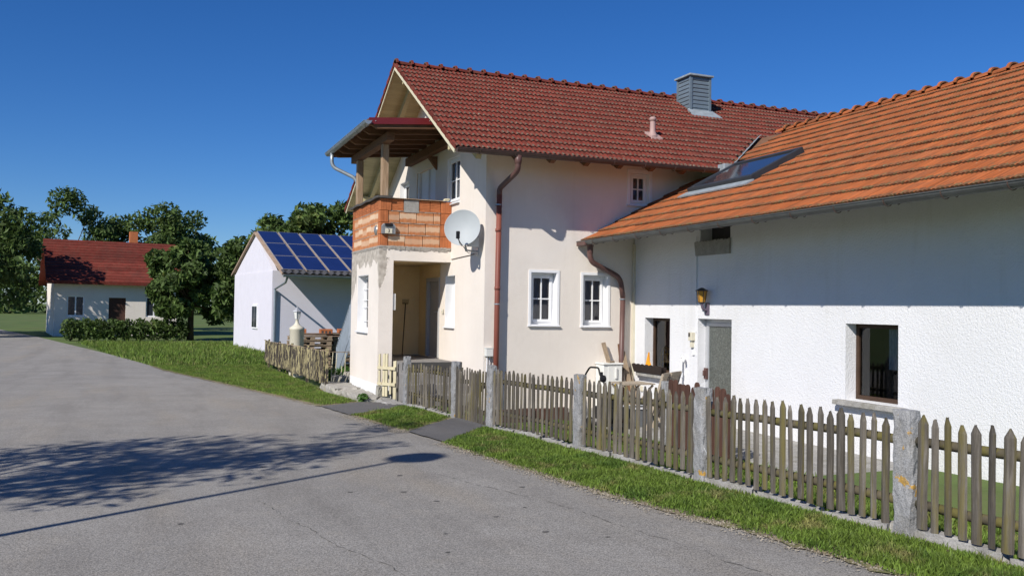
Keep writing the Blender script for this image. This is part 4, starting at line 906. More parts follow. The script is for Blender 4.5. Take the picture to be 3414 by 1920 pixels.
for p in vis[:300]: place('tile', otm, wroof, jo(p))
joined('remaining_tiles', otb, [jo(p) for p in vis[300:]], [m_otile, m_otile_lip], wroof)
rgo = rg.mesh('ridge_tile', [m_otile, m_otile_lip])
for i in range(38):
    y = 3.0+i*RL
    if y < yval(XRW)-.1: place('ridge_tile', rgo, wroof, Matrix.Translation((XRW, y, ze(XRW)-.0)) @ Matrix.Rotation(math.pi/2, 4, 'Z'))
b = MB()   # valley flashing where the two roofs meet
for i in range(12):
    xa = 10.82+i*(XRW-10.82)/12; xb = 10.82+(i+1)*(XRW-10.82)/12
    ya, yb_ = YEAVE-.1+(zell(xa)-zell(10.82))/SF+.08, YEAVE-.1+(zell(xb)-zell(10.82))/SF+.08
    b.poly([(xa-.16, ya+.10, zf(ya+.10)+.015), (xa, ya, zell(xa)+.012), (xb, yb_, zell(xb)+.012), (xb-.16, yb_+.10, zf(yb_+.10)+.015)])
    b.poly([(xa, ya, zell(xa)+.012), (xa+.05, ya-.16, ze(xa+.05)+.07), (xb+.05, yb_-.16, ze(xb+.05)+.07), (xb, yb_, zell(xb)+.012)])
b.build('valley_flashing', m_lead, wroof)
b = MB(); b.box(10.62, 10.84, 14.62, 14.84, 4.42, 4.60); b.build('gutter_end_box', m_lead, wroof, bevel=.01)
sb = MB(); x = EX+.03
while x < XE+.05: quadslab(sb, [(x, 3, ze(x)-.055), (x, 15.68, ze(x)-.055), (x+.098, 15.68, ze(x+.098)-.055), (x+.098, 3, ze(x+.098)-.055)], .016); x += .1
sb.build('soffit_boards', m_conc, wroof, kind='stuff')
b = MB(); gutter(b, (EX-.065, 15.66, 2.985), (EX-.065, 3.0, 2.985), .072); wg = b.build('gutter', mat('dull_grey_gutter', (0.115, 0.12, 0.115), .5, .2, 4, metal=.3), wing)
for i in range(15):
    y = 15.0-i*.8; b = MB(); b.tube([(EX-.065+math.cos(math.pi*(1+j/8))*.080, y, 2.98+math.sin(math.pi*(1+j/8))*.080) for j in range(9)]+[(EX+.10, y, 2.93), (EX+.2, y, 2.99)], .006, 5); b.build('gutter_hook', m_brown_metal, wg)
b = MB(); b.box(EX-.14, EX+.03, 15.30, 15.67, 2.895, 3.0); b.build('gutter_end', m_brownpipe, wg, bevel=.02)
b = MB(); b.tube(smooth_path([(8.06, 15.42, 2.92), (8.06, 15.42, 2.60), (8.85, 15.60, 2.30), (8.91, 15.60, 1.9)], 6, .16), .053, 12); b.lathe([(.053, -.02), (.062, 0), (.062, .10), (.075, .16)], (8.06, 15.42, 2.76), 12)
o = b.build('downpipe', m_brownpipe, wing, smooth=True, label='brown swan neck running back to the corner')
b = MB(); b.tube([(8.91, 15.60, 1.95), (8.89, 15.60, .26), (8.885, 15.60, -.42)], .052, 14); b.tube([(8.888, 15.60, .12), (8.888, 15.60, .2)], .062, 14); wdp = b.build('downpipe', m_brownpipe, wing, smooth=True)
for z in (1.86, .52): b = MB(); b.tube([(8.90, 15.6, z), (8.90, 15.6, z+.022)], .059, 14); b.build('pipe_clip', m_zinc, wdp)
# roof window
sk = MB(); x0, x1, y0, y1 = SKY
def rp(x, y, h): return (x-math.sin(pit)*h, y, ze(x)+math.cos(pit)*h)
def rbox(mb, xa, xb, ya, yb_, h0, h1): return mb.hexa([rp(xa, ya, h0), rp(xb, ya, h0), rp(xb, yb_, h0), rp(xa, yb_, h0), rp(xa, ya, h1), rp(xb, ya, h1), rp(xb, yb_, h1), rp(xa, yb_, h1)])
rbox(sk, x0, x0+.09, y0, y1, .0, .13); rbox(sk, x1-.09, x1, y0, y1, .0, .14); rbox(sk, x0+.09, x1-.09, y0, y0+.09, .0, .135); rbox(sk, x0+.09, x1-.09, y1-.09, y1, .0, .135)
so = sk.build('roof_window', mat('dark_metal_cladding', (0.05, 0.055, 0.062), .45, .15, 5, metal=.3), wing, bevel=.012, label='dark framed roof window in the orange roof')
b = MB(); rbox(b, x0+.09, x1-.09, y0+.09, y1-.09, .10, .115); b.build('pane', m_darkglass, so)
b = MB(); rbox(b, x0-.20, x0-.002, y0-.06, y1+.06, .035, .062); b.build('flashing', m_lead, so)

# ------------------------------------------------------------------ things fixed to the walls
def lab(o, l, c, g=None): return tag(o, l, c, g)
# satellite dish
t = thing('satellite_dish', 'round grey satellite dish on the gable wall beside the balcony', 'satellite dish', (5.62, 15.98, 2.7))
dc = Vector((5.56, 15.86, 3.17)); nrm = Vector((-0.52, -0.80, 0.16)).normalized(); ax = nrm
prof = [(0, -.075)] + [(.345*i/8, -.075+.075*(i/8)**2) for i in range(1, 9)] + [(.352, .004), (.347, -.012)] + [(.345*i/8, -.09+.075*(i/8)**2) for i in range(8, 0, -1)] + [(0, -.09)]
b = MB(); b.lathe(prof, dc, 40, axis=nrm); b.build('reflector', m_dish, t, smooth=True)
side = nrm.cross(Vector((0, 0, 1))).normalized(); upd = side.cross(nrm)
lnb = dc + nrm*.30 - upd*.20
b = MB(); b.tube([dc - upd*.345 - nrm*.03, dc - upd*.33 + nrm*.14, lnb - upd*.03], .012, 8); b.build('feed_arm', m_alu, t)
b = MB(); b.tube([lnb-nrm*.055+upd*.03, lnb+nrm*.03], .030, 12); b.box(lnb.x-.03, lnb.x+.03, lnb.y-.03, lnb.y+.03, lnb.z-.09, lnb.z+.05); b.build('receiver_head', m_black, t, bevel=.008)
b = MB(); b.tube(smooth_path([dc-nrm*.09, dc-nrm*.16, (5.70, 16.12, 2.98), (5.74, 16.12, 2.74)], 4, .05), .022, 10); b.tube([(5.74, 16.12, 2.76), (XG, 16.12, 2.74)], .018, 8); b.box(XG-.012, XG, 16.04, 16.2, 2.66, 2.82); b.build('wall_arm', m_alu, t)
b = MB(); b.box(5.70, 5.90, 15.86, 15.98, 2.82, 2.99); b.build('switch_box', m_cabinet, t, bevel=.006)
b = MB(); b.tube(smooth_path([lnb-upd*.09, (5.55, 15.75, 2.80), (5.72, 15.98, 2.70), (XG-.01, 16.2, 2.70), (XG-.012, 17.0, 2.68), (XG-.012, 17.66, 2.66)], 4, .1), .006, 6); b.build('cable', m_iron, t)
# house number lamp and round badge on the brick
t = thing('house_number_lamp', 'stainless solar lamp with black house number 3 on the brick corner', 'lamp', (4.60, 17.66, 3.15))
b = MB(); b.prism([(4.455, YF-.005, 3.135), (4.745, YF-.005, 3.135), (4.745, YF-.005, 3.30), (4.71, YF-.005, 3.345), (4.49, YF-.005, 3.345), (4.455, YF-.005, 3.30)], (0, -.06, 0)); b.build('housing', m_solarlamp, t, bevel=.008)
b = MB(); b.box(4.53, 4.67, YF-.085, YF-.062, 3.145, 3.245); b.build('number_panel', m_opal, t, bevel=.003)
b = MB(); b.hexa([(4.52, YF-.095, 3.285), (4.68, YF-.095, 3.285), (4.68, YF-.062, 3.345), (4.52, YF-.062, 3.345), (4.52, YF-.10, 3.295), (4.68, YF-.10, 3.295), (4.68, YF-.066, 3.352), (4.52, YF-.066, 3.352)]); b.build('solar_cell', m_black, t)
def text_mesh(s, size, M, mt_, parent, name='lettering'):
    cu = bpy.data.curves.new(name, 'FONT'); cu.body = s; cu.size = size; cu.align_x = 'CENTER'; cu.align_y = 'CENTER'; cu.extrude = .0008
    tmp = bpy.data.objects.new('tmp', cu); col.objects.link(tmp); dg = bpy.context.evaluated_depsgraph_get(); me = bpy.data.meshes.new_from_object(tmp.evaluated_get(dg)); bpy.data.objects.remove(tmp)
    me.materials.clear(); me.materials.append(mt_); return place(name, me, parent, M)
text_mesh('3', .105, Matrix.Translation((4.60, YF-.0870, 3.193)) @ Matrix.Rotation(math.pi/2, 4, 'X'), m_paint, t, 'number')
b = MB(); b.lathe([(0, .03), (.06, .028), (.095, .012), (.10, 0)], (XP-.002, 18.02, 3.23), 24, axis=(-1, 0, 0)); o = b.build('round_wall_lamp', m_solarlamp, None, smooth=True, loc=(XP, 18.02, 3.13)); lab(o, 'small round silver badge lamp on the street side bricks', 'lamp')
# meter box, letter box
t = thing('meter_box', 'small pale electric box low on the corner next to the red downpipe', 'meter box', (6.06, 15.69, .72))
b = MB(); b.box(5.985, 6.135, 15.60, 15.70, .74, .89); b.build('cover', m_cabinet, t, bevel=.01); b = MB(); b.box(5.98, 6.14, 15.595, 15.70, .891, .905); b.build('lid', m_cabinet, t); b = MB(); b.tube([(6.03, 15.66, .74), (6.03, 15.68, .3), (6.03, 15.68, -.3)], .012, 8); b.tube([(6.08, 15.66, .74), (6.08, 15.68, .45), (6.05, 15.68, -.3)], .008, 8); b.build('cable', m_lintwhite, t)
t = thing('letter_box', 'white letter box on the inner side of the porch opening', 'letter box', (4.78, 17.9, 1.5))
b = MB(); b.box(4.742, 4.80, 17.74, 17.98, 1.58, 1.92); b.build('case', m_cabinet, t, bevel=.006); b = MB(); b.box(4.80, 4.806, 17.78, 17.94, 1.84, 1.865); b.build('slot_flap', m_alu, t)
t = thing('door_bell', 'small yellowed bell push on the gable wall beside the porch window', 'door bell', (5.96, 18.2, 1.35))
b = MB(); b.box(XG-.034, XG-.013, 18.12, 18.20, 1.52, 1.62); b.build('plate', m_opal, t, bevel=.003); b = MB(); b.lathe([(.0, .012), (.012, .01), (.013, 0)], (XG-.034, 18.16, 1.585), 10, axis=(-1, 0, 0)); b.build('button', m_lintwhite, t)
# wall lantern at the glazed door
t = thing('wall_lantern', 'amber glass wall lantern beside the glazed door', 'lantern', (9.1, 13.1, 1.65)); lx, ly, lz = 9.09, 13.13, 1.89
b = MB(); b.lathe([(.0, .18), (.03, .172), (.112, .13), (.116, .118), (.09, .118)], (lx, ly, lz), 6); b.build('roof', m_iron, t)
for i in range(6):
    a0 = 2*math.pi*(i+.5)/6; a1 = 2*math.pi*(i+1.5)/6; b = MB()
    # same start angle as lathe: built through its own ring
    axv = Vector((0, 0, 1)); a = axv.orthogonal().normalized(); bb = axv.cross(a); P = lambda r, z, q: Vector((lx, ly, lz)) + axv*z + a*math.cos(q)*r + bb*math.sin(q)*r
    b.poly([P(.058, -.08, a0), P(.058, -.08, a1), P(.09, .118, a1), P(.09, .118, a0)]); b.build('pane', m_amber, t)
    b = MB(); b.tube([P(.060, -.088, a0), P(.093, .12, a0)], .006, 5); b.build('glazing_rib', m_iron, t)
b = MB(); b.lathe([(.0, -.105), (.04, -.10), (.064, -.08), (.062, -.076)], (lx, ly, lz), 6); b.build('base', m_iron, t)
b = MB(); b.tube(smooth_path([(lx, ly, lz-.10), (lx+.02, ly, lz-.20), (XE-.01, ly, lz-.22)], 5, .08), .024, 10); b.box(XE-.02, XE, ly-.055, ly+.055, lz-.30, lz-.09); b.build('bracket', m_purple, t)
# intercom, switches, standpipe
t = thing('intercom', 'cream intercom box on the white wall left of the glazed door', 'intercom', (9.2, 13.57, 1.1)); b = MB(); b.box(XE-.07, XE, 13.51, 13.63, 1.12, 1.27); b.build('case', m_opal, t, bevel=.006); b = MB(); b.box(XE-.075, XE-.07, 13.57, 13.62, 1.19, 1.26); b.build('speaker_grille', m_iron, t)
b = MB(); b.box(XE-.05, XE, 13.535, 13.60, 1.00, 1.09); b.tube([(XE-.03, 13.567, 1.09), (XE-.03, 13.567, 1.12)], .012, 8); o = b.build('junction_box', m_opal, None, loc=(9.2, 13.56, 1.0)); lab(o, 'tiny cream junction box just below the intercom', 'junction box')
b = MB(); b.box(XE-.03, XE, 13.51, 13.57, .86, .94); o = b.build('light_switch', m_white, None, bevel=.004, loc=(9.2, 13.54, .86)); lab(o, 'small white switch plate below the intercom and junction box', 'switch')
b = MB(); b.box(XE-.03, XE, 15.28, 15.36, .05, .15); o = b.build('socket_outlet', m_opal, None, bevel=.004, loc=(9.2, 15.32, .05)); lab(o, 'cream socket low on the white wall under the window', 'socket')
t = thing('standpipe', 'white water standpipe with bent top against the white wall', 'standpipe', (9.14, 13.82, -.3)); b = MB(); b.tube(smooth_path([(9.14, 13.83, -.32), (9.14, 13.83, .74), (9.14, 13.80, .82), (9.12, 13.72, .80), (9.11, 13.71, .72)], 5, .05), .024, 10); b.build('pipe', m_white, t, smooth=True); b = MB(); b.tube([(9.14, 13.83, .44), (9.14, 13.83, .52)], .034, 10); b.build('collar', m_lintwhite, t)
# flower box with pennant, lantern in the window
t = thing('window_box', 'dark scalloped flower box on the sill of the white wing', 'flower box', (9.1, 14.9, .44)); b = MB(); pts = []
for i in range(29):
    y = 15.46-1.10*i/28; pts.append((y, .575+.03*abs(math.sin(i*math.pi/4))))
for (xx, th) in ((XE-.17, .022),):
    b.prism([(xx, y, z) for y, z in pts] + [(xx+.02, 14.42, .435), (xx+.02, 15.40, .435)], (th, 0, 0))
b.box(XE-.15, XE-.02, 14.42, 15.40, .435, .46); b.prism([(XE-.148, 15.44, .58), (XE-.02, 15.44, .58), (XE-.02, 15.40, .435), (XE-.148, 15.40, .435)], (0, -.02, 0)); b.prism([(XE-.148, 14.40, .58), (XE-.02, 14.40, .58), (XE-.02, 14.44, .435), (XE-.148, 14.44, .435)], (0, .02, 0))
b.build('trough', m_darkbox, t); b = MB(); b.box(XE-.145, XE-.03, 14.46, 15.38, .5, .545); b.build('soil', m_darkbox, t)
b = MB(); b.prism([(XE-.10, 15.08, .52), (XE-.10, 14.84, .53), (XE-.08, 14.96, .66), (XE-.08, 14.98, .84)], (.03, 0, 0)); b.prism([(XE-.12, 15.14, .54), (XE-.12, 14.78, .56), (XE-.11, 14.96, .62)], (.02, 0, 0)); o = b.build('pennant', m_orange, None, loc=(9.1, 14.95, .5)); lab(o, 'bright orange pointed cloth standing in the dark flower box', 'pennant')
t = thing('bird_cage', 'yellow wire bird cage lantern behind the wing window', 'bird cage', (9.56, 15.02, .5)); cx_, cy_ = 9.565, 15.02
for i in range(10):
    a = 2*math.pi*i/10; b = MB(); b.tube([(cx_+.10*math.cos(a), cy_+.10*math.sin(a), .50), (cx_+.10*math.cos(a), cy_+.10*math.sin(a), .80)]+[(cx_+.10*math.cos(a)*math.cos(j*.39), cy_+.10*math.sin(a)*math.cos(j*.39), .80+.14*math.sin(j*.39)) for j in range(1, 5)], .006, 5); b.build('wire', m_yellow, t)
for z in (.505, .65, .80): b = MB(); b.tube([(cx_+.10*math.cos(2*math.pi*i/16), cy_+.10*math.sin(2*math.pi*i/16), z) for i in range(17)], .008, 5, caps=False); b.build('hoop', m_yellow, t)
b = MB(); b.lathe([(0, 0), (.10, .01), (.13, .12), (.11, .26), (.04, .30), (0, .30)], (9.70, 14.86, .62), 16); o = b.build('yellow_pot', m_yellow, None, smooth=True, loc=(9.70, 14.86, .6)); lab(o, 'round yellow pot behind the bird cage in the wing window', 'pot')
b = MB(); b.box(9.525, 9.85, 14.2, 15.35, .40, .498); o = b.build('window_board', m_plank, None, loc=(9.6, 14.8, .4)); lab(o, 'inner wooden window board under the bird cage', 'window board')
# ------------------------------------------------------------------ street fence
fence = thing('picket_fence', 'weathered grey picket fence on a concrete plinth between granite posts along the street', 'fence', (4.9, 9.65, -.05))
POSTS = [(4.52, 15.94), (4.69, 13.66), (4.74, 12.16), (4.92, 9.65), (5.04, 7.24), (5.15, 4.83), (5.25, 2.42)]
for i, (x, y) in enumerate(POSTS):
    z = gz(y); dy = .17
    b = rough_box(x, x+.115, y, y+dy, z-.35, z+.905, (4, 5, 18), .0030, 20+i); b.build('granite_post', m_granite, fence)
rp_ = random.Random(31)
def picket_mesh(h, w, seed):
    rng = random.Random(seed); mb = MB(); n = 7; rings = []; lean = rng.uniform(-.012, .012)
    for z, s in ((0, 1), (h*.33, 1.0+rng.uniform(-.05, .05)), (h*.66, 1.0+rng.uniform(-.06, .04)), (h-.06, .97), (h, .06)):
        base = len(mb.v); o = lean*z/h + rng.uniform(-.003, .003)
        for i in range(n):
            a = math.pi*i/(n-1); mb.v.append((-math.sin(a)*w*.42*(s if z < h else .8)*.9, math.cos(a)*w*.5*s+o, z+(0 if z < h else rng.uniform(-.012, .006))))
        mb.v.append((.004, 0+o, z)); rings.append(base)
    k = n+1
    for a, b in zip(rings, rings[1:]):
        for i in range(k): mb.f.append((a+i, a+(i+1) % k, b+(i+1) % k, b+i)); mb.m.append(0)
    mb.f.append(tuple(rings[-1]+i for i in range(k))); mb.m.append(0); mb.f.append(tuple(rings[0]+i for i in range(k))[::-1]); mb.m.append(0)
    return mb.mesh('picket', m_picket)
PM = [picket_mesh(.80, .064+.008*(i % 3), 40+i) for i in range(9)]
def bay(p, q, n, zlo, parent, rails=(.62, .17), hs=1.0, inset=.035, m_r=m_rail):
    (x0, y0), (x1, y1) = p, q
    for i in range(n):
        t_ = (i+.6)/(n+.2); x = x0+(x1-x0)*t_; y = y0+(y1-y0)*t_; M = Matrix.Translation((x+inset, y, gz(y)+zlo+rp_.uniform(-.012, .014))) @ Matrix.Rotation(rp_.gauss(0, .016), 4, 'X') @ Matrix.Rotation(rp_.uniform(-.25, .25), 4, 'Z') @ Matrix.Diagonal((1, rp_.uniform(.82, 1.12), hs*rp_.uniform(.97, 1.02), 1))
        place('picket', PM[rp_.randrange(9)], parent, M)
    for h in rails:
        b = MB(); b.tube([(x0+(x1-x0)*k/6+inset+.035, y0+(y1-y0)*k/6, gz(y0+(y1-y0)*k/6)+zlo+h+rp_.uniform(-.006, .006)) for k in range(7)], .036, 9); b.build('rail', m_r, parent, smooth=True)
def sub(p, q): return ((p[0], p[1]-.01), (q[0], q[1]+.19))
bay(*sub(POSTS[0], POSTS[1]), 16, .055, fence, hs=.93)
bay(*sub(POSTS[2], POSTS[3]), 19, .06, fence)
bay(*sub(POSTS[3], POSTS[4]), 19, .06, fence)
bay(*sub(POSTS[4], POSTS[5]), 20, .06, fence)
bay(*sub(POSTS[5], POSTS[6]), 20, .06, fence)
gate = thing('picket_gate', 'closed grey picket gate between two granite posts behind the asphalt patch', 'gate', (4.72, 12.95, -.1))
bay(*sub(POSTS[1], POSTS[2]), 12, -.0, gate, rails=(.60, .18), hs=1.02)
b = MB(); b.bar((4.79, 13.55, gz(13.5)+.1), (4.82, 12.4, gz(12.4)+.68), .05, .03); b.build('brace', m_rail, gate)
for a, c in zip(POSTS, POSTS[1:]):
    if a == POSTS[1]: continue
    k = max(2, int((a[1]-c[1])/.8))
    for i in range(k):
        ya = a[1]-.0+(c[1]+.17-a[1])*i/k; yb_ = a[1]+(c[1]+.17-a[1])*(i+1)/k+.006; 
        xx = lambda y: fx(y)
        b = rough_box(0, 1, 0, 1, 0, 1, (3, 8, 3), .0, 5); rng = np.random.default_rng(int(ya*100)); V = []
        for v_ in b.v:
            y = ya+(yb_-ya)*v_[1]; x = xx(y)-.005+.15*v_[0]; z = gz(y)-.4+(.44+.02*math.sin(y*3))*v_[2]; V.append((x+rng.normal(0, .006), y, z+rng.normal(0, .006)))
        b.v = V; b.build('plinth_block', m_kerb, fence)
# white stick leaning on the granite post
b = MB(); b.bar((5.03, 7.20, .33), (5.10, 7.21, .22), .012, .006); 
o = b.build('marker_stick', m_white, None, loc=(5.05, 7.2, .22)); lab(o, 'short white stick slanting on the granite post nearest the road', 'stick')

# cream gate standing open at the porch
cg_ = thing('cream_gate', 'narrow cream painted slatted gate standing open at the porch corner', 'gate', (4.55, 17.45, -.2)); A = Vector((4.44, 17.62, 0)); B = Vector((4.70, 17.22, 0))
def along(t_): return A+(B-A)*t_
dirg = (B-A).normalized(); nrmg = Vector((dirg.y, -dirg.x, 0))
for t_, w_, z0, z1 in ((.05, .045, -.16, .68), (.30, .06, -.15, .69), (.45, .06, -.15, .69), (.68, .045, -.1, .40), (.92, .075, -.19, .56)):
    c = along(t_); b = MB(); b.hexa([(c-dirg*w_/2-nrmg*.012+Vector((0, 0, z0))), (c+dirg*w_/2-nrmg*.012+Vector((0, 0, z0))), (c+dirg*w_/2+nrmg*.012+Vector((0, 0, z0))), (c-dirg*w_/2+nrmg*.012+Vector((0, 0, z0))), (c-dirg*w_/2-nrmg*.012+Vector((0, 0, z1))), (c+dirg*w_/2-nrmg*.012+Vector((0, 0, z1+.02))), (c+dirg*w_/2+nrmg*.012+Vector((0, 0, z1+.02))), (c-dirg*w_/2+nrmg*.012+Vector((0, 0, z1)))]); b.build('slat', m_creamgate, cg_)
for z in (.10, .42): b = MB(); b.bar(along(0)+nrmg*.03+Vector((0, 0, z)), along(1)+nrmg*.03+Vector((0, 0, z)), .03, .06); b.build('rail', m_creamgate, cg_)
b = rough_box(4.40, 4.50, 17.56, 17.70, -.4, .05, (3, 3, 5), .012, 77); o = b.build('rubble_pier', m_stone, None, loc=(4.45, 17.63, -.3)); lab(o, 'small broken masonry stub at the foot of the porch corner', 'masonry')

# ------------------------------------------------------------------ street side left of the porch
for i, (x0, x1, y0, y1, z1, nm, lb) in enumerate([(3.80, 4.42, 18.9, 20.6, -.10, 'stone_ledge', 'flat paving ledge along the far half of the porch street face'), (3.93, 4.42, 17.0, 18.88, -.125, 'stone_ledge', 'flat paving ledge along the near half of the porch street face'), (4.18, 4.52, 20.75, 21.15, .0, 'kerb_stone', 'big pale block of stone behind the paving ledge'), (4.62, 4.85, 21.6, 21.95, .02, 'kerb_stone', 'small stone beside the porch wall behind the big pale block'), (4.45, 5.1, 22.6, 23.0, -.05, 'kerb_stone', 'long reddish kerb stone at the edge of the plant bed')]):
    b = rough_box(x0, x1, y0, y1, gz(y0)-.12, z1, (6, 10, 4), .012, 60+i); o = b.build(nm, m_stone, None, loc=((x0+x1)/2, (y0+y1)/2, gz(y0))); lab(o, lb, 'stone')
b = rough_box(4.20, 4.62, 15.95, 17.55, -.35, -.165, (5, 10, 3), .010, 90); o = b.build('path_kerb', m_kerb, None, loc=(4.4, 16.7, -.3)); lab(o, 'pale concrete threshold in front of the cream gate', 'kerb')
# old peeling fence
of = thing('old_slat_fence', 'low slat fence with peeling yellow and black paint beside the grass', 'fence', (3.82, 24, -.3))
slm = []
for i in range(6):
    b = MB(); w_ = .045+.012*(i % 3); b.hexa([(-.009, -w_/2, 0), (.009, -w_/2, 0), (.009, w_/2, 0), (-.009, w_/2, 0), (-.009, -w_/2, .70+.02*(i % 2)), (.009, -w_/2, .70), (.009, w_/2, .71), (-.009, w_/2, .72)]); slm.append(b.mesh('slat', m_oldfence))
y = 20.05
while y < 31.5:
    place('slat', slm[rp_.randrange(6)], of, Matrix.Translation((3.79+.012*(y-20), y, gz(y)+.17+rp_.uniform(-.03, .03))) @ Matrix.Rotation(rp_.uniform(-.03, .03), 4, 'X') @ Matrix.Rotation(rp_.uniform(-.3, .3), 4, 'Z')); y += rp_.choice((.075, .08, .085, .1))
for h in (.26, .88):
    b = MB(); b.tube([(3.81+.012*k*2, 19.9+k*2, gz(19.9+k*2)+h+rp_.uniform(-.02, .02)) for k in range(7)], .016, 6); b.build('rail', m_plank if h > .5 else m_iron, of)
for y in (19.93, 22.6, 25.3, 28, 30.7):
    b = MB(); b.box(3.80+.012*(y-20), 3.86+.012*(y-20), y-.03, y+.03, gz(y)-.2, gz(y)+.95); b.build('post', m_oldfence, of)
b = MB(); b.tube([(3.85, 19.95, .62), (4.2, 20.15, .60), (4.42, 20.28, .60)], .008, 6); b.build('wire', m_plank, of)
# gate pillar with lantern
t = thing('pillar_lantern', 'cream pillar topped by a white post lantern behind the old slat fence', 'lantern', (4.12, 26.0, -.38)); X, Y = 4.12, 26.0
b = MB(); b.lathe([(.20, -.4), (.20, .95), (.215, .97), (.215, 1.02), (.16, 1.06), (.10, 1.10), (.055, 1.16), (.04, 1.24), (.06, 1.27)], (X, Y, -.02), 18); b.build('pillar', m_opal, t, smooth=True)
b = MB(); b.lathe([(.07, 0), (.105, .20), (.10, .205)], (X, Y, 1.26), 6); b.build('glass', m_cabinet, t)
b = MB(); b.lathe([(.13, 0), (.12, .02), (.05, .09), (.02, .12), (.025, .15), (0, .17)], (X, Y, 1.465), 6); b.build('roof', m_alu, t)
for i in range(6):
    a = 2*math.pi*(i+.5)/6; b = MB(); axv = Vector((0, 0, 1)); aa = axv.orthogonal().normalized(); bb = axv.cross(aa)
    b.tube([Vector((X, Y, 1.26))+aa*math.cos(a)*.074+bb*math.sin(a)*.074, Vector((X, Y, 1.465))+aa*math.cos(a)*.109+bb*math.sin(a)*.109], .007, 5); b.build('rib', m_alu, t)
# stacked pallets with bricks
def pallet():
    t = thing('pallet', 'x', 'pallet', (0, 0, 0), local=True)
    for k in range(5):
        b = MB(); y = -.36+.18*k; b.box(-.6, .6, y-.05, y+.05, .10, .122); b.build('board', m_plank, t)
    for y in (-.36, 0, .36):
        for x in (-.52, 0, .52): b = MB(); b.box(x-.07, x+.07, y-.05, y+.05, .022, .078); b.build('block', m_plank, t)
        b = MB(); b.box(-.6, .6, y-.05, y+.05, .0, .022); b.build('board', m_plank, t)
    for x in (-.52, 0, .52): b = MB(); b.box(x-.07, x+.07, -.41, .41, .078, .10); b.build('board', m_plank, t)
    return t
p0 = pallet(); k = 0
PN = ['bottom', 'second', 'third', 'fourth', 'fifth', 'sixth', 'seventh', 'topmost']
for cx_, cy_, nst in ((4.75, 27.6, 8), (6.05, 27.9, 8)):
    for j in range(nst):
        if k == 0: o = p0; kids = []
        else:
            o = p0.copy(); col.objects.link(o)
            for chd in list(p0.children): c2 = chd.copy(); col.objects.link(c2); c2.parent = o
        o.location = (cx_+rp_.uniform(-.04, .04), cy_+rp_.uniform(-.04, .04), gz(cy_)-.03+.148*j*.985+(.0 if j else 0)); o.rotation_euler = (0, 0, rp_.uniform(-.04, .04)+.05)
        o['label'] = 'weathered wooden pallet, %s from below in the stack %s' % (PN[j].replace('bottom', 'first').replace('topmost', 'eighth'), 'nearest the street' if cx_ < 5 else 'beside the metal stair'); o['group'] = 'stacked pallets'; k += 1
for i, (x, y, lb) in enumerate([(4.42, 27.4, 'orange hollow brick on the pallets nearest the pillar lantern'), (5.22, 27.4, 'orange hollow brick on the pallets nearest the metal stair'), (5.85, 27.8, 'orange hollow brick half hidden behind the metal stair')]):
    b = MB(); b.box(x-.19, x+.19, y-.12, y+.12, .80, .99)
    t = thing('hollow_brick', lb, 'brick', (x, y, .74), group='bricks on the pallets'); b.v = [(p[0], p[1], p[2]-.055) for p in b.v]; b.build('block', m_brickA, t, bevel=.008)
    for q in range(3):
        b = MB(); b.box(x-.15+q*.11, x-.09+q*.11, y-.123, y-.119, .80, .88); b.build('cavity', m_room, t)
# old boards heaped on the pallets
for i in range(7):
    x0 = 4.1+.2*i; b = MB(); zz = .745+.028*(i % 3); b.bar((x0, 27.25+.05*i, zz), (x0+1.1, 27.3+.03*i, zz+rp_.uniform(-.01, .03)), .16, .022); o = b.build('loose_board', m_brownfence if i % 2 else m_plank, None, loc=(x0+.5, 27.3, .7))
    lab(o, ['dark loose board at the street end of the pallet heap', 'pale loose board second on the pallet heap', 'dark loose board third on the pallet heap', 'pale loose board in the middle of the pallet heap', 'dark loose board near the brick on the pallet heap', 'pale loose board near the metal stair', 'dark loose board touching the metal stair end of the heap'][i], 'board', 'loose boards on the pallets')
# metal stair along the gable wall
t = thing('metal_stair', 'galvanised steel outdoor stair with railing behind the porch', 'stair', (5.4, 24.5, -.3))
SX0, SX1 = 5.05, 5.80; y0_, z0_ = 24.55, -.30; sl_ = .716
def sz(y): return z0_+(y0_-y)*sl_
for x in (SX0, SX1): b = MB(); b.bar((x, y0_, sz(y0_)), (x, 20.9, sz(20.9)), .012, .20); b.build('stringer', m_steel, t)
for i in range(1, 13):
    y = y0_-.28*i; b = MB(); b.box(SX0+.01, SX1-.01, y-.12, y+.12, sz(y)-.02, sz(y)+.01); b.build('tread', m_steel, t)
for x in (SX0,):
    b = MB(); b.tube([(x, y0_+.3, sz(y0_+.3)+1.02), (x, 20.9, sz(20.9)+1.02)], .02, 8); b.build('handrail', m_steel, t)
    b = MB(); b.tube([(x, y0_+.3, sz(y0_+.3)+.16), (x, 20.9, sz(20.9)+.16)], .014, 8); b.build('lower_rail', m_steel, t)
    y = y0_+.28
    while y > 21: b = MB(); b.tube([(x, y, sz(y)+.16), (x, y, sz(y)+1.02)], .013, 6); b.build('baluster', m_steel, t); y -= .105
    for y in (y0_+.3, 23.2): b = MB(); b.tube([(x, y, sz(y)+(-.1 if y > 24 else -.25)), (x, y, sz(y)+1.02)], .02, 8); b.build('newel_post', m_steel, t)
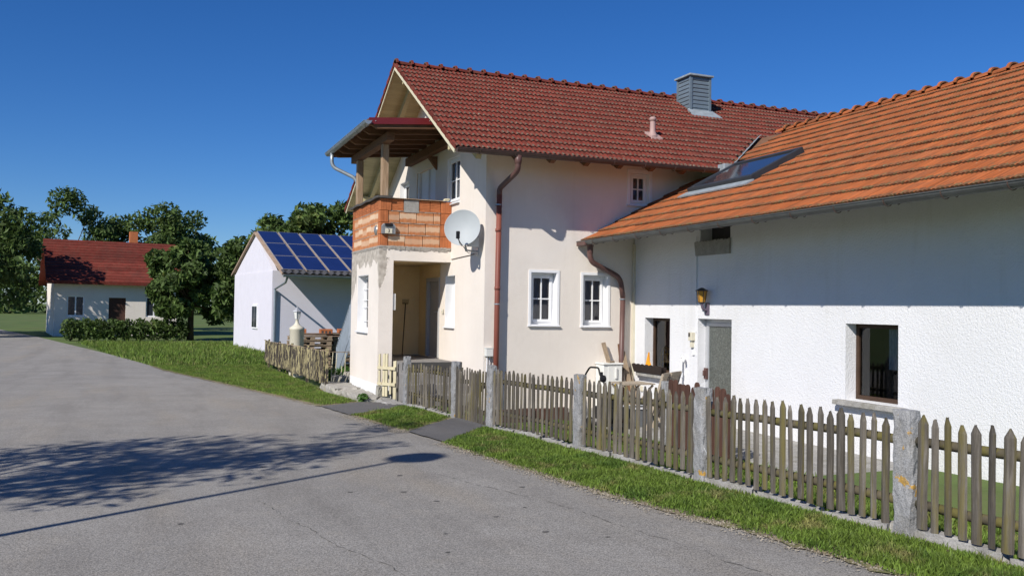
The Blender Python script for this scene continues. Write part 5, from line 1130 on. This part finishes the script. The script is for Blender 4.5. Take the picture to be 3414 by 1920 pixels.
# plant stakes and weeds
for i, (x, y, z1, dx) in enumerate([(4.23, 21.5, .52, .05), (4.36, 21.7, .50, .06), (4.58, 21.5, .50, .0), (4.30, 22.1, .42, -.03), (4.46, 21.4, .20, .02)]):
    b = MB(); b.tube([(x, y, gz(y)-.05), (x+dx, y, z1)], .009, 6); o = b.build('plant_stake', m_verge, None, loc=(x, y, gz(y))); lab(o, ['leaning bamboo stake nearest the old fence', 'thin bamboo stake between the two tallest stakes', 'upright bamboo stake nearest the porch wall', 'short bamboo stake at the back of the plant bed', 'shortest bamboo stake among the weeds'][i], 'stake', 'bamboo stakes in the plant bed')
def leaf_cloud(name, mt_, centres, n, size, parent=None, seed=1, flat=.5, loc=None):
    """n small folded leaves spread through ellipsoids (cx,cy,cz,rx,ry,rz)"""
    rng = np.random.default_rng(seed); V = []; tot = sum(c[3]*c[4]*c[5] for c in centres)
    for (cx_, cy_, cz_, rx, ry, rz) in centres:
        k = max(8, int(n*rx*ry*rz/tot)); d = rng.normal(0, 1, (k, 3)); d /= np.linalg.norm(d, axis=1)[:, None]; r = rng.uniform(0, 1, k)**.38
        P = d*r[:, None]*np.array([rx, ry, rz])+np.array([cx_, cy_, cz_])
        a = rng.normal(0, 1, (k, 3)); a /= np.linalg.norm(a, axis=1)[:, None]; b = rng.normal(0, 1, (k, 3)); b -= (b*a).sum(1)[:, None]*a; b /= np.linalg.norm(b, axis=1)[:, None]
        nn = np.cross(a, b); s = size*rng.uniform(.6, 1.35, k)[:, None]
        V.append(np.stack([P-a*s, P-b*s*.42+nn*s*.12, P+a*s, P+b*s*.42+nn*s*.12], 1).reshape(-1, 3))
    V = np.concatenate(V); k = len(V)//4; i4 = np.arange(k)*4; F_ = np.concatenate([np.stack([i4, i4+1, i4+2], 1), np.stack([i4, i4+2, i4+3], 1)])
    org = np.array(ORIG[parent]) if parent is not None else np.zeros(3)
    me = bpy.data.meshes.new(name); me.from_pydata((V-org).tolist(), [], F_.tolist()); me.materials.append(mt_); me.update()
    o = bpy.data.objects.new(name, me); col.objects.link(o)
    if parent is not None: o.parent = parent
    return o
for i, (x, y, r_, lb) in enumerate([(4.25, 22.4, .28, 'bushy green weeds at the foot of the leaning stake'), (4.75, 22.3, .30, 'bushy green weeds between the stakes and the metal stair'), (4.95, 21.8, .22, 'low green weeds against the porch wall'), (3.98, 17.0, .11, 'broad leaved weed sprouting at the corner of the dark asphalt patch')]):
    t = thing('weed_plant', lb, 'plant', (x, y, gz(y)), group='weeds'); leaf_cloud('leaves', m_weed, [(x, y, gz(y)+r_*.7, r_, r_, r_*.75)], int(500 if r_ > .15 else 60), .05, t, 300+i)
    b = MB(); 
    for q in range(5): b.tube([(x, y, gz(y)-.03), (x+rp_.uniform(-.1, .1)*r_/.25, y+rp_.uniform(-.1, .1)*r_/.25, gz(y)+r_*1.1)], .004, 5)
    b.build('stem', m_weed, t)
# ------------------------------------------------------------------ garden clutter behind the fence
GZ = -0.36
t = thing('utility_cabinet', 'pale grey electric cabinet against the cream wall behind the granite post', 'cabinet', (8.56, 15.5, GZ))
b = MB(); b.box(8.36, 8.78, 15.36, 15.68, GZ-.05, .57); b.build('body', m_cabinet, t, bevel=.01)
b = MB(); b.box(8.345, 8.795, 15.33, 15.69, .575, .61); b.build('lid', m_cabinet, t, bevel=.008)
b = MB(); b.box(8.46, 8.77, 15.345, 15.358, GZ+.05, .55); b.build('door', m_cabinet, t, bevel=.004)
b = MB(); b.box(8.60, 8.655, 15.315, 15.345, .30, .52); b.build('handle', m_cabinet, t, bevel=.012)
b = MB(); b.prism([(8.58, 15.344, .155), (8.68, 15.344, .155), (8.63, 15.344, .24)], (0, -.002, 0)); s = b.build('warning_sign', m_paint, t)
b = MB(); b.prism([(8.592, 15.341, .163), (8.668, 15.341, .163), (8.63, 15.341, .226)], (0, -.002, 0)); b.build('sign_face', m_signyellow, s)
b = MB(); b.prism([(8.632, 15.338, .21), (8.622, 15.338, .187), (8.631, 15.338, .187), (8.626, 15.338, .168), (8.641, 15.338, .193), (8.632, 15.338, .193)], (0, -.001, 0)); b.build('lightning_mark', m_paint, s)
text_mesh('LECH', .05, Matrix.Translation((8.62, 15.343, .285)) @ Matrix.Rotation(math.pi/2, 4, 'X'), m_greyplastic, t, 'lettering') if False else None
b = MB(); b.bar((8.50, 15.42, .625), (8.64, 15.46, .63), .07, .03); o = b.build('wood_offcut', m_plank, None, loc=(8.57, 15.44, .61)); lab(o, 'flat piece of wood lying on top of the electric cabinet', 'wood')
# mower
t = thing('garden_machine', 'black handled garden machine standing on the lawn behind the granite post', 'mower', (7.2, 13.3, GZ))
hp = [(7.2, 14.02, .30), (7.2, 13.88, .52), (7.2, 13.72, .655), (7.2, 13.40, .665), (7.2, 13.36, .56), (7.2, 13.24, .47), (7.2, 13.12, .30), (7.2, 12.95, .05)]
b = MB(); b.tube(smooth_path(hp, 5, .06), .016, 8); b.build('handle', m_black, t, smooth=True)
b = MB(); b.lathe([(0, -.04), (.055, -.035), (.065, 0), (.055, .035), (0, .04)], (7.2, 13.24, .49), 14, axis=(1, 0, 0)); b.box(7.185, 7.215, 13.27, 13.31, .50, .60); b.build('grip_motor', m_black, t)
b = rough_box(7.03, 7.37, 12.80, 13.18, .05, .24, (4, 5, 3), .008, 8); b.build('housing', m_black, t, smooth=True)
b = MB(); b.box(7.0, 7.40, 12.78, 13.2, -.16, .05); b.build('deck', m_black, t, bevel=.03)
for x in (6.95, 7.45):
    for y in (12.8, 13.22): b = MB(); b.lathe([(0, -.025), (.10, -.025), (.12, 0), (.10, .025), (0, .025)], (x, y, GZ+.12), 18, axis=(1, 0, 0)); b.build('wheel', m_black, t)
b = MB(); b.bar((7.2, 12.8, GZ+.12), (7.2, 13.22, GZ+.12), .5, .04); b.box(7.1, 7.3, 12.9, 13.1, GZ+.1, -.1); b.build('chassis', m_black, t)
# planks and sticks leaning in the corner
for i, (a, c, w_, h_, mt_, lb) in enumerate([((8.49, 15.62, 1.0), (8.74, 15.25, GZ), .085, .028, m_plank, 'long weathered plank leaning against the cream wall by the brown downpipe'), ((8.86, 15.66, .97), (8.86, 15.35, GZ), .03, .03, m_timber, 'dark broom handle leaning behind the brown downpipe'), ((8.93, 15.62, .82), (9.05, 15.28, GZ), .10, .03, m_plank, 'short wide plank leaning in the corner of the two houses'), ((9.08, 15.63, .5), (9.12, 15.2, GZ), .05, .025, m_plank, 'short thin lath leaning on the white wall corner'), ((8.98, 15.64, .68), (8.93, 15.22, GZ), .06, .03, m_timber, 'brown lath crossing the short wide plank')]):
    b = MB(); b.bar(a, c, w_, h_, (0, 1, 0)); o = b.build('leaning_plank', mt_, None, loc=(c[0], c[1], GZ)); lab(o, lb, 'plank', 'planks leaning in the corner')
# folding chair and table
def fold_chair(x, y, rz, label):
    t = thing('folding_chair', label, 'chair', (x, y, -.30), rz, 'folding garden chairs', local=True)
    for s in (-.21, .21):
        b = MB(); b.bar((s, -.14, 0), (s, .13, .92), .022, .038, (0, 0, 1)); b.build('back_leg', m_teak, t)
        b = MB(); b.bar((s*.86, .26, 0), (s*.86, -.22, .46), .022, .034); b.build('front_leg', m_teak, t)
    for k in range(6): b = MB(); b.box(-.19, .19, -.24+.075*k, -.18+.075*k, .44, .458); b.build('seat_slat', m_teak, t)
    for k in range(8):
        u = -.17+.34*k/7; b = MB(); b.bar((u, .01, .50), (u, .12, .88), .026, .012); b.build('back_slat', m_teak, t)
    b = MB(); b.bar((-.23, .125, .90), (.23, .125, .90), .02, .06); b.build('top_rail', m_teak, t); b = MB(); b.bar((-.21, .0, .49), (.21, .0, .49), .02, .04); b.build('lower_rail', m_teak, t)
    return t
fold_chair(7.86, 12.56, R(224), 'pale wooden folding chair with slatted back in front of the white wall')
fold_chair(8.25, 12.85, R(215), 'second folding chair half hidden behind the pale slatted chair')
t = thing('folding_table', 'pale wooden folding table beside the slatted chair', 'table', (8.1, 13.75, -.3))
for k in range(6): b = MB(); b.box(7.80+.105*k, 7.895+.105*k, 13.55, 14.1, .34, .362); b.build('top_slat', m_teak, t)
for y in (13.60, 14.02):
    b = MB(); b.bar((7.82, y, -.3), (8.40, y, .33), .025, .035); b.build('leg', m_teak, t); b = MB(); b.bar((8.40, y+.03, -.3), (7.82, y+.03, .33), .025, .035); b.build('leg', m_teak, t)
b = MB(); b.lathe([(0, 0), (.11, 0), (.14, .24), (.145, .24), (.145, .26), (.13, .26), (.10, .02)], (7.62, 13.45, -.30), 18); o = b.build('red_bucket', m_red, None, smooth=True, loc=(7.62, 13.45, -.3)); lab(o, 'red bucket on the terrace edge behind the fence', 'bucket')
t = thing('plastic_crate', 'dark grey plastic crate beside the red bucket', 'crate', (7.85, 13.1, -.3))
b = MB(); b.slab(fX(7.62), 12.9, 13.25, -.30, .02, 0, .015); b.slab(fX(8.0), 12.9, 13.25, -.3, .02, 0, .015); b.slab(fY(12.9), 7.636, 8.0, -.3, .02, .0, .015); b.slab(fY(13.235), 7.636, 8.0, -.3, .02, 0, .015); b.box(7.64, 8.0, 12.92, 13.23, -.3, -.28); b.build('tub', m_greyplastic, t); b = MB(); b.box(7.61, 8.025, 12.88, 12.898, .0, .03); b.box(7.61, 8.025, 13.252, 13.27, 0, .03); b.build('rim', m_lintwhite, t)
b = MB(); b.lathe([(0, 0), (.10, 0), (.12, .05), (.08, .14), (0, .16)], (8.05, 12.35, -.30), 16); o = b.build('red_ball_basin', m_red, None, smooth=True, loc=(8.05, 12.35, -.3)); lab(o, 'small red basin on the paving under the slatted chair', 'basin')
b = MB(); b.prism([(8.22, 12.55, -.30), (8.42, 12.75, -.30), (8.36, 12.68, -.08), (8.28, 12.60, -.02)], (.12, -.12, 0)); o = b.build('white_bag', m_white, None, loc=(8.3, 12.6, -.3)); lab(o, 'crumpled white bag under the slatted chair', 'bag')
# red brown boards standing inside the garden
bf = thing('brown_board_fence', 'low red brown board fence with rounded tops inside the garden', 'fence', (6.8, 9.0, -.3)); P0 = Vector((7.02, 10.95, 0)); P1 = Vector((6.83, 9.25, 0)); nb = 13
bm_ = []
for i in range(3):
    b = MB(); w_ = .10; H_ = .86+.03*i; out = [(0, -w_/2, 0), (0, w_/2, 0)] + [(0, w_/2*math.cos(q*math.pi/6), H_+w_/2*math.sin(q*math.pi/6)) for q in range(7)]; b.prism(out, (.022, 0, 0)); bm_.append(b.mesh('board', m_brownfence))
for i in range(nb):
    p = P0.lerp(P1, (i+.5)/nb); place('board', bm_[rp_.randrange(3)], bf, Matrix.Translation((p.x, p.y, -.28+rp_.uniform(-.03, .03))) @ Matrix.Rotation(rp_.uniform(-.03, .03), 4, 'X'))
for z in (-.08, .40): b = MB(); b.bar(P0+Vector((.04, 0, z)), P1+Vector((.04, 0, z)), .04, .06); b.build('rail', m_brownfence, bf)
b = rough_box(7.0, 7.12, 10.98, 11.12, -.5, .63, (3, 3, 8), .006, 99); b.build('post', m_granite, bf)
# rake in the porch
t = thing('rake', 'long handled rake leaning in the corner inside the porch', 'rake', (5.5, 19.5, .55)); b = MB(); b.tube([(5.46, 19.55, .56), (5.60, 19.84, 1.72)], .013, 8); b.build('handle', m_brownframe, t); b = MB(); b.bar((5.53, 19.85, 1.73), (5.67, 19.86, 1.73), .016, .02)
for k in range(7): b.tube([(5.535+.022*k, 19.85, 1.73), (5.53+.024*k, 19.83, 1.83)], .004, 5)
b.build('rake_head', m_brownframe, t)

# ------------------------------------------------------------------ barn with solar roof
BR = math.atan2(.53, 4.5); barn = thing('solar_barn', 'lilac white barn with blue solar panels on its roof behind the house', 'barn', (7.23, 37.6, -.45), BR, local=True)
bp = R(22); BZ = 3.53; X0_, X1_ = -2.02, 8.9; NROWS = 3; PL = 1.7; LS = NROWS*PL+.12
def bl(x, s, h): return (x, s*math.cos(bp)-h*math.sin(bp), BZ+s*math.sin(bp)+h*math.cos(bp))
w = MB(); w.box(X0_+.1, X1_-.4, 1.75, 9.2, -.6, BZ+.05); w.build('wall', m_barn, barn)
w = MB(); w.prism([(X0_+.12, 1.75, BZ+.05), (X0_+.12, 4.9, BZ+1.85), (X0_+.12, 9.15, BZ+.05)], (.2, 0, 0)); w.build('wall', m_barn, barn)
rf = MB(); rf.hexa([bl(X0_, -.22, -.12), bl(X1_, -.22, -.12), bl(X1_, LS, -.12), bl(X0_, LS, -.12), bl(X0_, -.22, -.04), bl(X1_, -.22, -.04), bl(X1_, LS, -.04), bl(X0_, LS, -.04)])
e = bl(0, LS, -.12); rf.hexa([(X0_, e[1], e[2]), (X1_, e[1], e[2]), (X1_, 9.6, BZ), (X0_, 9.6, BZ), (X0_, e[1], e[2]+.08), (X1_, e[1], e[2]+.08), (X1_, 9.6, BZ+.08), (X0_, 9.6, BZ+.08)])
br = rf.build('roof', m_pvrail, barn)
pv = MB(); pv.hexa([(0, 0, 0), (.905, 0, 0), (.905, PL-.03, 0), (0, PL-.03, 0), (0, 0, .035), (.905, 0, .035), (.905, PL-.03, .035), (0, PL-.03, .035)], 1)
pv.poly([(.02, .02, .0365), (.885, .02, .0365), (.885, PL-.05, .0365), (.02, PL-.05, .0365)], 0); pvm = pv.mesh('solar_panel', [m_pv, m_pvframe]); MBp = Matrix.Rotation(bp, 4, 'X')
for r_ in range(NROWS):
    for c in range(11):
        x = -1.93+c*.985
        if x+.9 > X1_: continue
        place('solar_panel', pvm, br, Matrix.Translation(bl(x, .05+r_*PL, .01)) @ MBp)
tl = MB()
for i in range(int((X1_-X0_)/.30)):
    x = X0_+i*.30; q = []
    for j in range(7):
        u = x+.30*j/6; q.append((u, .045*math.sin(math.pi*2*j/6)))
    for (ua, ha), (ub, hb) in zip(q, q[1:]):
        tl.poly([bl(ua, -.30, ha+.01), bl(ub, -.30, hb+.01), bl(ub, .05, hb-.0), bl(ua, .05, ha-.0)]); tl.poly([bl(ua, -.30, ha-.02), bl(ub, -.30, hb-.02), bl(ub, -.30, hb+.01), bl(ua, -.30, ha+.01)])
tl.build('eave_tiles', m_darktile, br, kind='stuff')
b = MB(); gutter(b, (X1_, -.36, BZ-.20), (X0_, -.36, BZ-.20), .085); b.build('gutter', m_zinc, barn)
f = MB(); f.box(X0_+.05, X0_+.098, 4.2, 5.2, 1.0, 2.1); bw = f.build('window', m_white, barn)
for q in (0, 1): b = MB(); b.box(X0_+.04, X0_+.049, 4.27+q*.46, 4.67+q*.46, 1.08, 2.02); b.build('pane', m_darkglass, bw)
b = MB(); b.tube([(X0_+.2, -.30, BZ-.28), (X0_+.2, 0, BZ-.5), (X0_+.2, 1.66, BZ-.75), (X0_+.2, 1.68, -.6)], .05, 8); b.build('downpipe', m_zinc, barn)
# ------------------------------------------------------------------ trees
def tree(name, label, x, y, z0, h, crown, n, size, seed, group=None, trunk_r=.2, lf=m_leaf, extra=()):
    t = thing(name, label, 'tree', (x, y, z0), group=group); rng = random.Random(seed)
    b = MB(); pts = [(x+rng.uniform(-.04, .04)*h*.3*k/4, y+rng.uniform(-.04, .04)*h*.3*k/4, z0-.2+(h*.75+.2)*k/4) for k in range(5)]; b.tube(pts, trunk_r, 10, r1=trunk_r*.3)
    cl = []
    rx, rz = crown; cz = z0+h-rz*.95
    for k in range(34):
        a = rng.uniform(0, 2*math.pi); el = math.asin(rng.uniform(-.75, 1)); rr_ = rng.uniform(.45, 1.12); s = rng.uniform(.14, .38)
        c = (x+math.cos(a)*math.cos(el)*rx*rr_, y+math.sin(a)*math.cos(el)*rx*rr_, cz+math.sin(el)*rz*rr_); cl.append((*c, rx*s, rx*s, rz*s*.8))
        if k % 2 == 0:
            st_ = pts[2+k % 2]; mid = ((st_[0]+c[0])/2, (st_[1]+c[1])/2, (st_[2]+c[2])/2+.1*h*.3); b.tube([st_, mid, c], trunk_r*.32, 6, r1=trunk_r*.07)
    b.build('trunk', m_bark, t, smooth=True); leaf_cloud('crown', lf, cl+list(extra), n, size, t, seed)
    return t
TR = [(9.3, 50, 7.3, 2.7, 'dark leafy tree with the tallest crown behind the solar barn, next to the house'), (6.2, 51, 6.4, 2.5, 'leafy tree beside the tallest one behind the solar barn'), (13.2, 52, 6.8, 2.8, 'leafy tree behind the barn hidden mostly by the porch'),
      (2.6, 55, 5.6, 2.2, 'rounded tree between the solar barn and the far neighbour house'), (-9.6, 60, 8.0, 3.6, 'broad tree across the road from the neighbour house'), (-5.6, 75, 9.5, 4.2, 'tall tree rising behind the neighbour house roof beside the road'), (2.0, 76, 9.6, 4.0, 'tall tree behind the barn side of the neighbour house'), (-14.5, 64, 8.5, 4.2, 'distant tree furthest across the meadow')]
for i, (x, y, h, r_, lb) in enumerate(TR): tree('leafy_tree', lb, x, y, -.45, h, (r_, h*.44), 9000, .20, 500+i, 'trees behind the barn', .22)
# neighbour house down the street
nh = thing('neighbour_house', 'distant pale house with red tiled roof at the far bend of the road', 'house', (-1.5, 62, -.45), R(8), local=True)
w = MB(); w.slab(lambda u, d, z: (u, d, z), -3.6, 3.6, -.2, 3.6, 0, .3, [(-2.9, -1.9, 1.2, 2.5), (-.5, .5, .2, 2.4), (1.7, 2.7, 1.2, 2.5)]); w.box(-3.6, -3.3, .3, 8, -.2, 3.6); w.box(3.3, 3.6, .3, 8, -.2, 3.6)
for xx in (-3.6, 3.4): w.prism([(xx, 0, 3.601), (xx, 8, 3.601), (xx, 4, 6.0)], (.2, 0, 0))
w.build('wall', m_cream, nh)
rf = MB(); rf.hexa([(-4.1, -.6, 3.2), (4.1, -.6, 3.2), (4.1, 4, 6.02), (-4.1, 4, 6.02), (-4.1, -.6, 3.35), (4.1, -.6, 3.35), (4.1, 4, 6.2), (-4.1, 4, 6.2)]); rf.hexa([(-4.1, 4, 6.02), (4.1, 4, 6.02), (4.1, 8.6, 3.2), (-4.1, 8.6, 3.2), (-4.1, 4, 6.2), (4.1, 4, 6.2), (4.1, 8.6, 3.35), (-4.1, 8.6, 3.35)])
nr = rf.build('roof', m_tile, nh); nrow = MB()
for k in range(15):
    t0 = k/15; y0 = -.6+4.6*t0; z0 = 3.37+2.85*t0; nrow.hexa([(-4.1, y0, z0-.02), (4.1, y0, z0-.02), (4.1, y0+.30, z0+.165), (-4.1, y0+.30, z0+.165), (-4.1, y0, z0+.04), (4.1, y0, z0+.04), (4.1, y0+.30, z0+.19), (-4.1, y0+.30, z0+.19)])
nrow.build('tile_courses', m_tile, nr, kind='stuff'); b = MB(); b.box(1.2, 1.7, 4.3, 4.8, 5.6, 7.0); b.build('chimney', m_brickA, nr)
for (a_, b_, c_, d_) in ((-2.9, -1.9, 1.2, 2.5), (1.7, 2.7, 1.2, 2.5)):
    f = MB(); f.box(a_, b_, .08, .14, c_, c_+.08); f.box(a_, b_, .08, .14, d_-.08, d_); f.box(a_, a_+.08, .08, .14, c_+.08, d_-.08); f.box(b_-.08, b_, .08, .14, c_+.08, d_-.08); f.box((a_+b_)/2-.04, (a_+b_)/2+.04, .08, .14, c_+.08, d_-.08); wn = f.build('window', m_white, nh)
    for q in (0, 1): b = MB(); x0 = a_+.08+q*((b_-a_)/2-.04); b.box(x0, x0+(b_-a_)/2-.12, .10, .12, c_+.08, d_-.08); b.build('pane', m_darkglass, wn)
b = MB(); b.box(-.5, .5, .1, .16, .2, 2.4); b.build('door', m_brownfence, nh)
t = thing('garden_hedge', 'clipped green hedge in front of the distant neighbour house', 'hedge', (-1.0, 54, -.45)); leaf_cloud('leaves', m_leaf, [(-3.6+.7*k, 54+.08*k, .15, .55, .5, .62) for k in range(9)], 6000, .11, t, 640)
b = MB()
for k in range(9): b.tube([(-3.6+.7*k, 54+.08*k, -.5), (-3.55+.7*k, 54+.08*k, .3)], .03, 5)
b.build('stems', m_bark, t)

far = [(-75+5.5*k+3*math.sin(k*2.3), 185+12*math.sin(k*1.7), 3.0+1.2*math.sin(k*3.1), 5.0, 5.0, 5.5+1.5*math.cos(k*1.3)) for k in range(30)]
o = leaf_cloud('distant_wood', m_leaf, far, 14000, .75, None, 800); tag(o, 'far line of woodland along the horizon beyond the road', 'woodland', kind='stuff')
# ------------------------------------------------------------------ street tree and street lamp whose shadows cross the road (they stand across the street)
tree('street_tree', 'young street tree across the road casting its shadow on the asphalt', -5.7, 6.4, .02, 7.6, (1.9, 2.2), 4200, .085, 700, None, .13, extra=[(-5.7, 6.4, 7.6, .5, .5, .7), (-5.75, 6.45, 8.1, .25, .25, .5), (-5.2, 5.6, 6.9, .5, .4, .4)])
t = thing('street_lamp', 'street lamp across the road casting a pole shadow on the asphalt', 'street lamp', (-4.25, 4.94, .04))
L0 = Vector((-4.25, 4.94, .04))
b = MB(); b.tube([L0+Vector((0, 0, -.2)), L0+Vector((0, 0, 1.2)), L0+Vector((0, 0, 6.15))], .06, 12, r1=.035); b.build('pole', m_steel, t, smooth=True)
b = MB(); b.lathe([(0, .34), (.10, .33), (.25, .20), (.30, .04), (.28, 0), (.10, -.10), (.05, -.12)], L0+Vector((0, 0, 6.2)), 20); b.build('lamp_head', m_cabinet, t, smooth=True)
b = MB(); b.tube([L0+Vector((0, 0, 0)), L0+Vector((0, 0, .6))], .085, 12); b.build('base', m_steel, t)
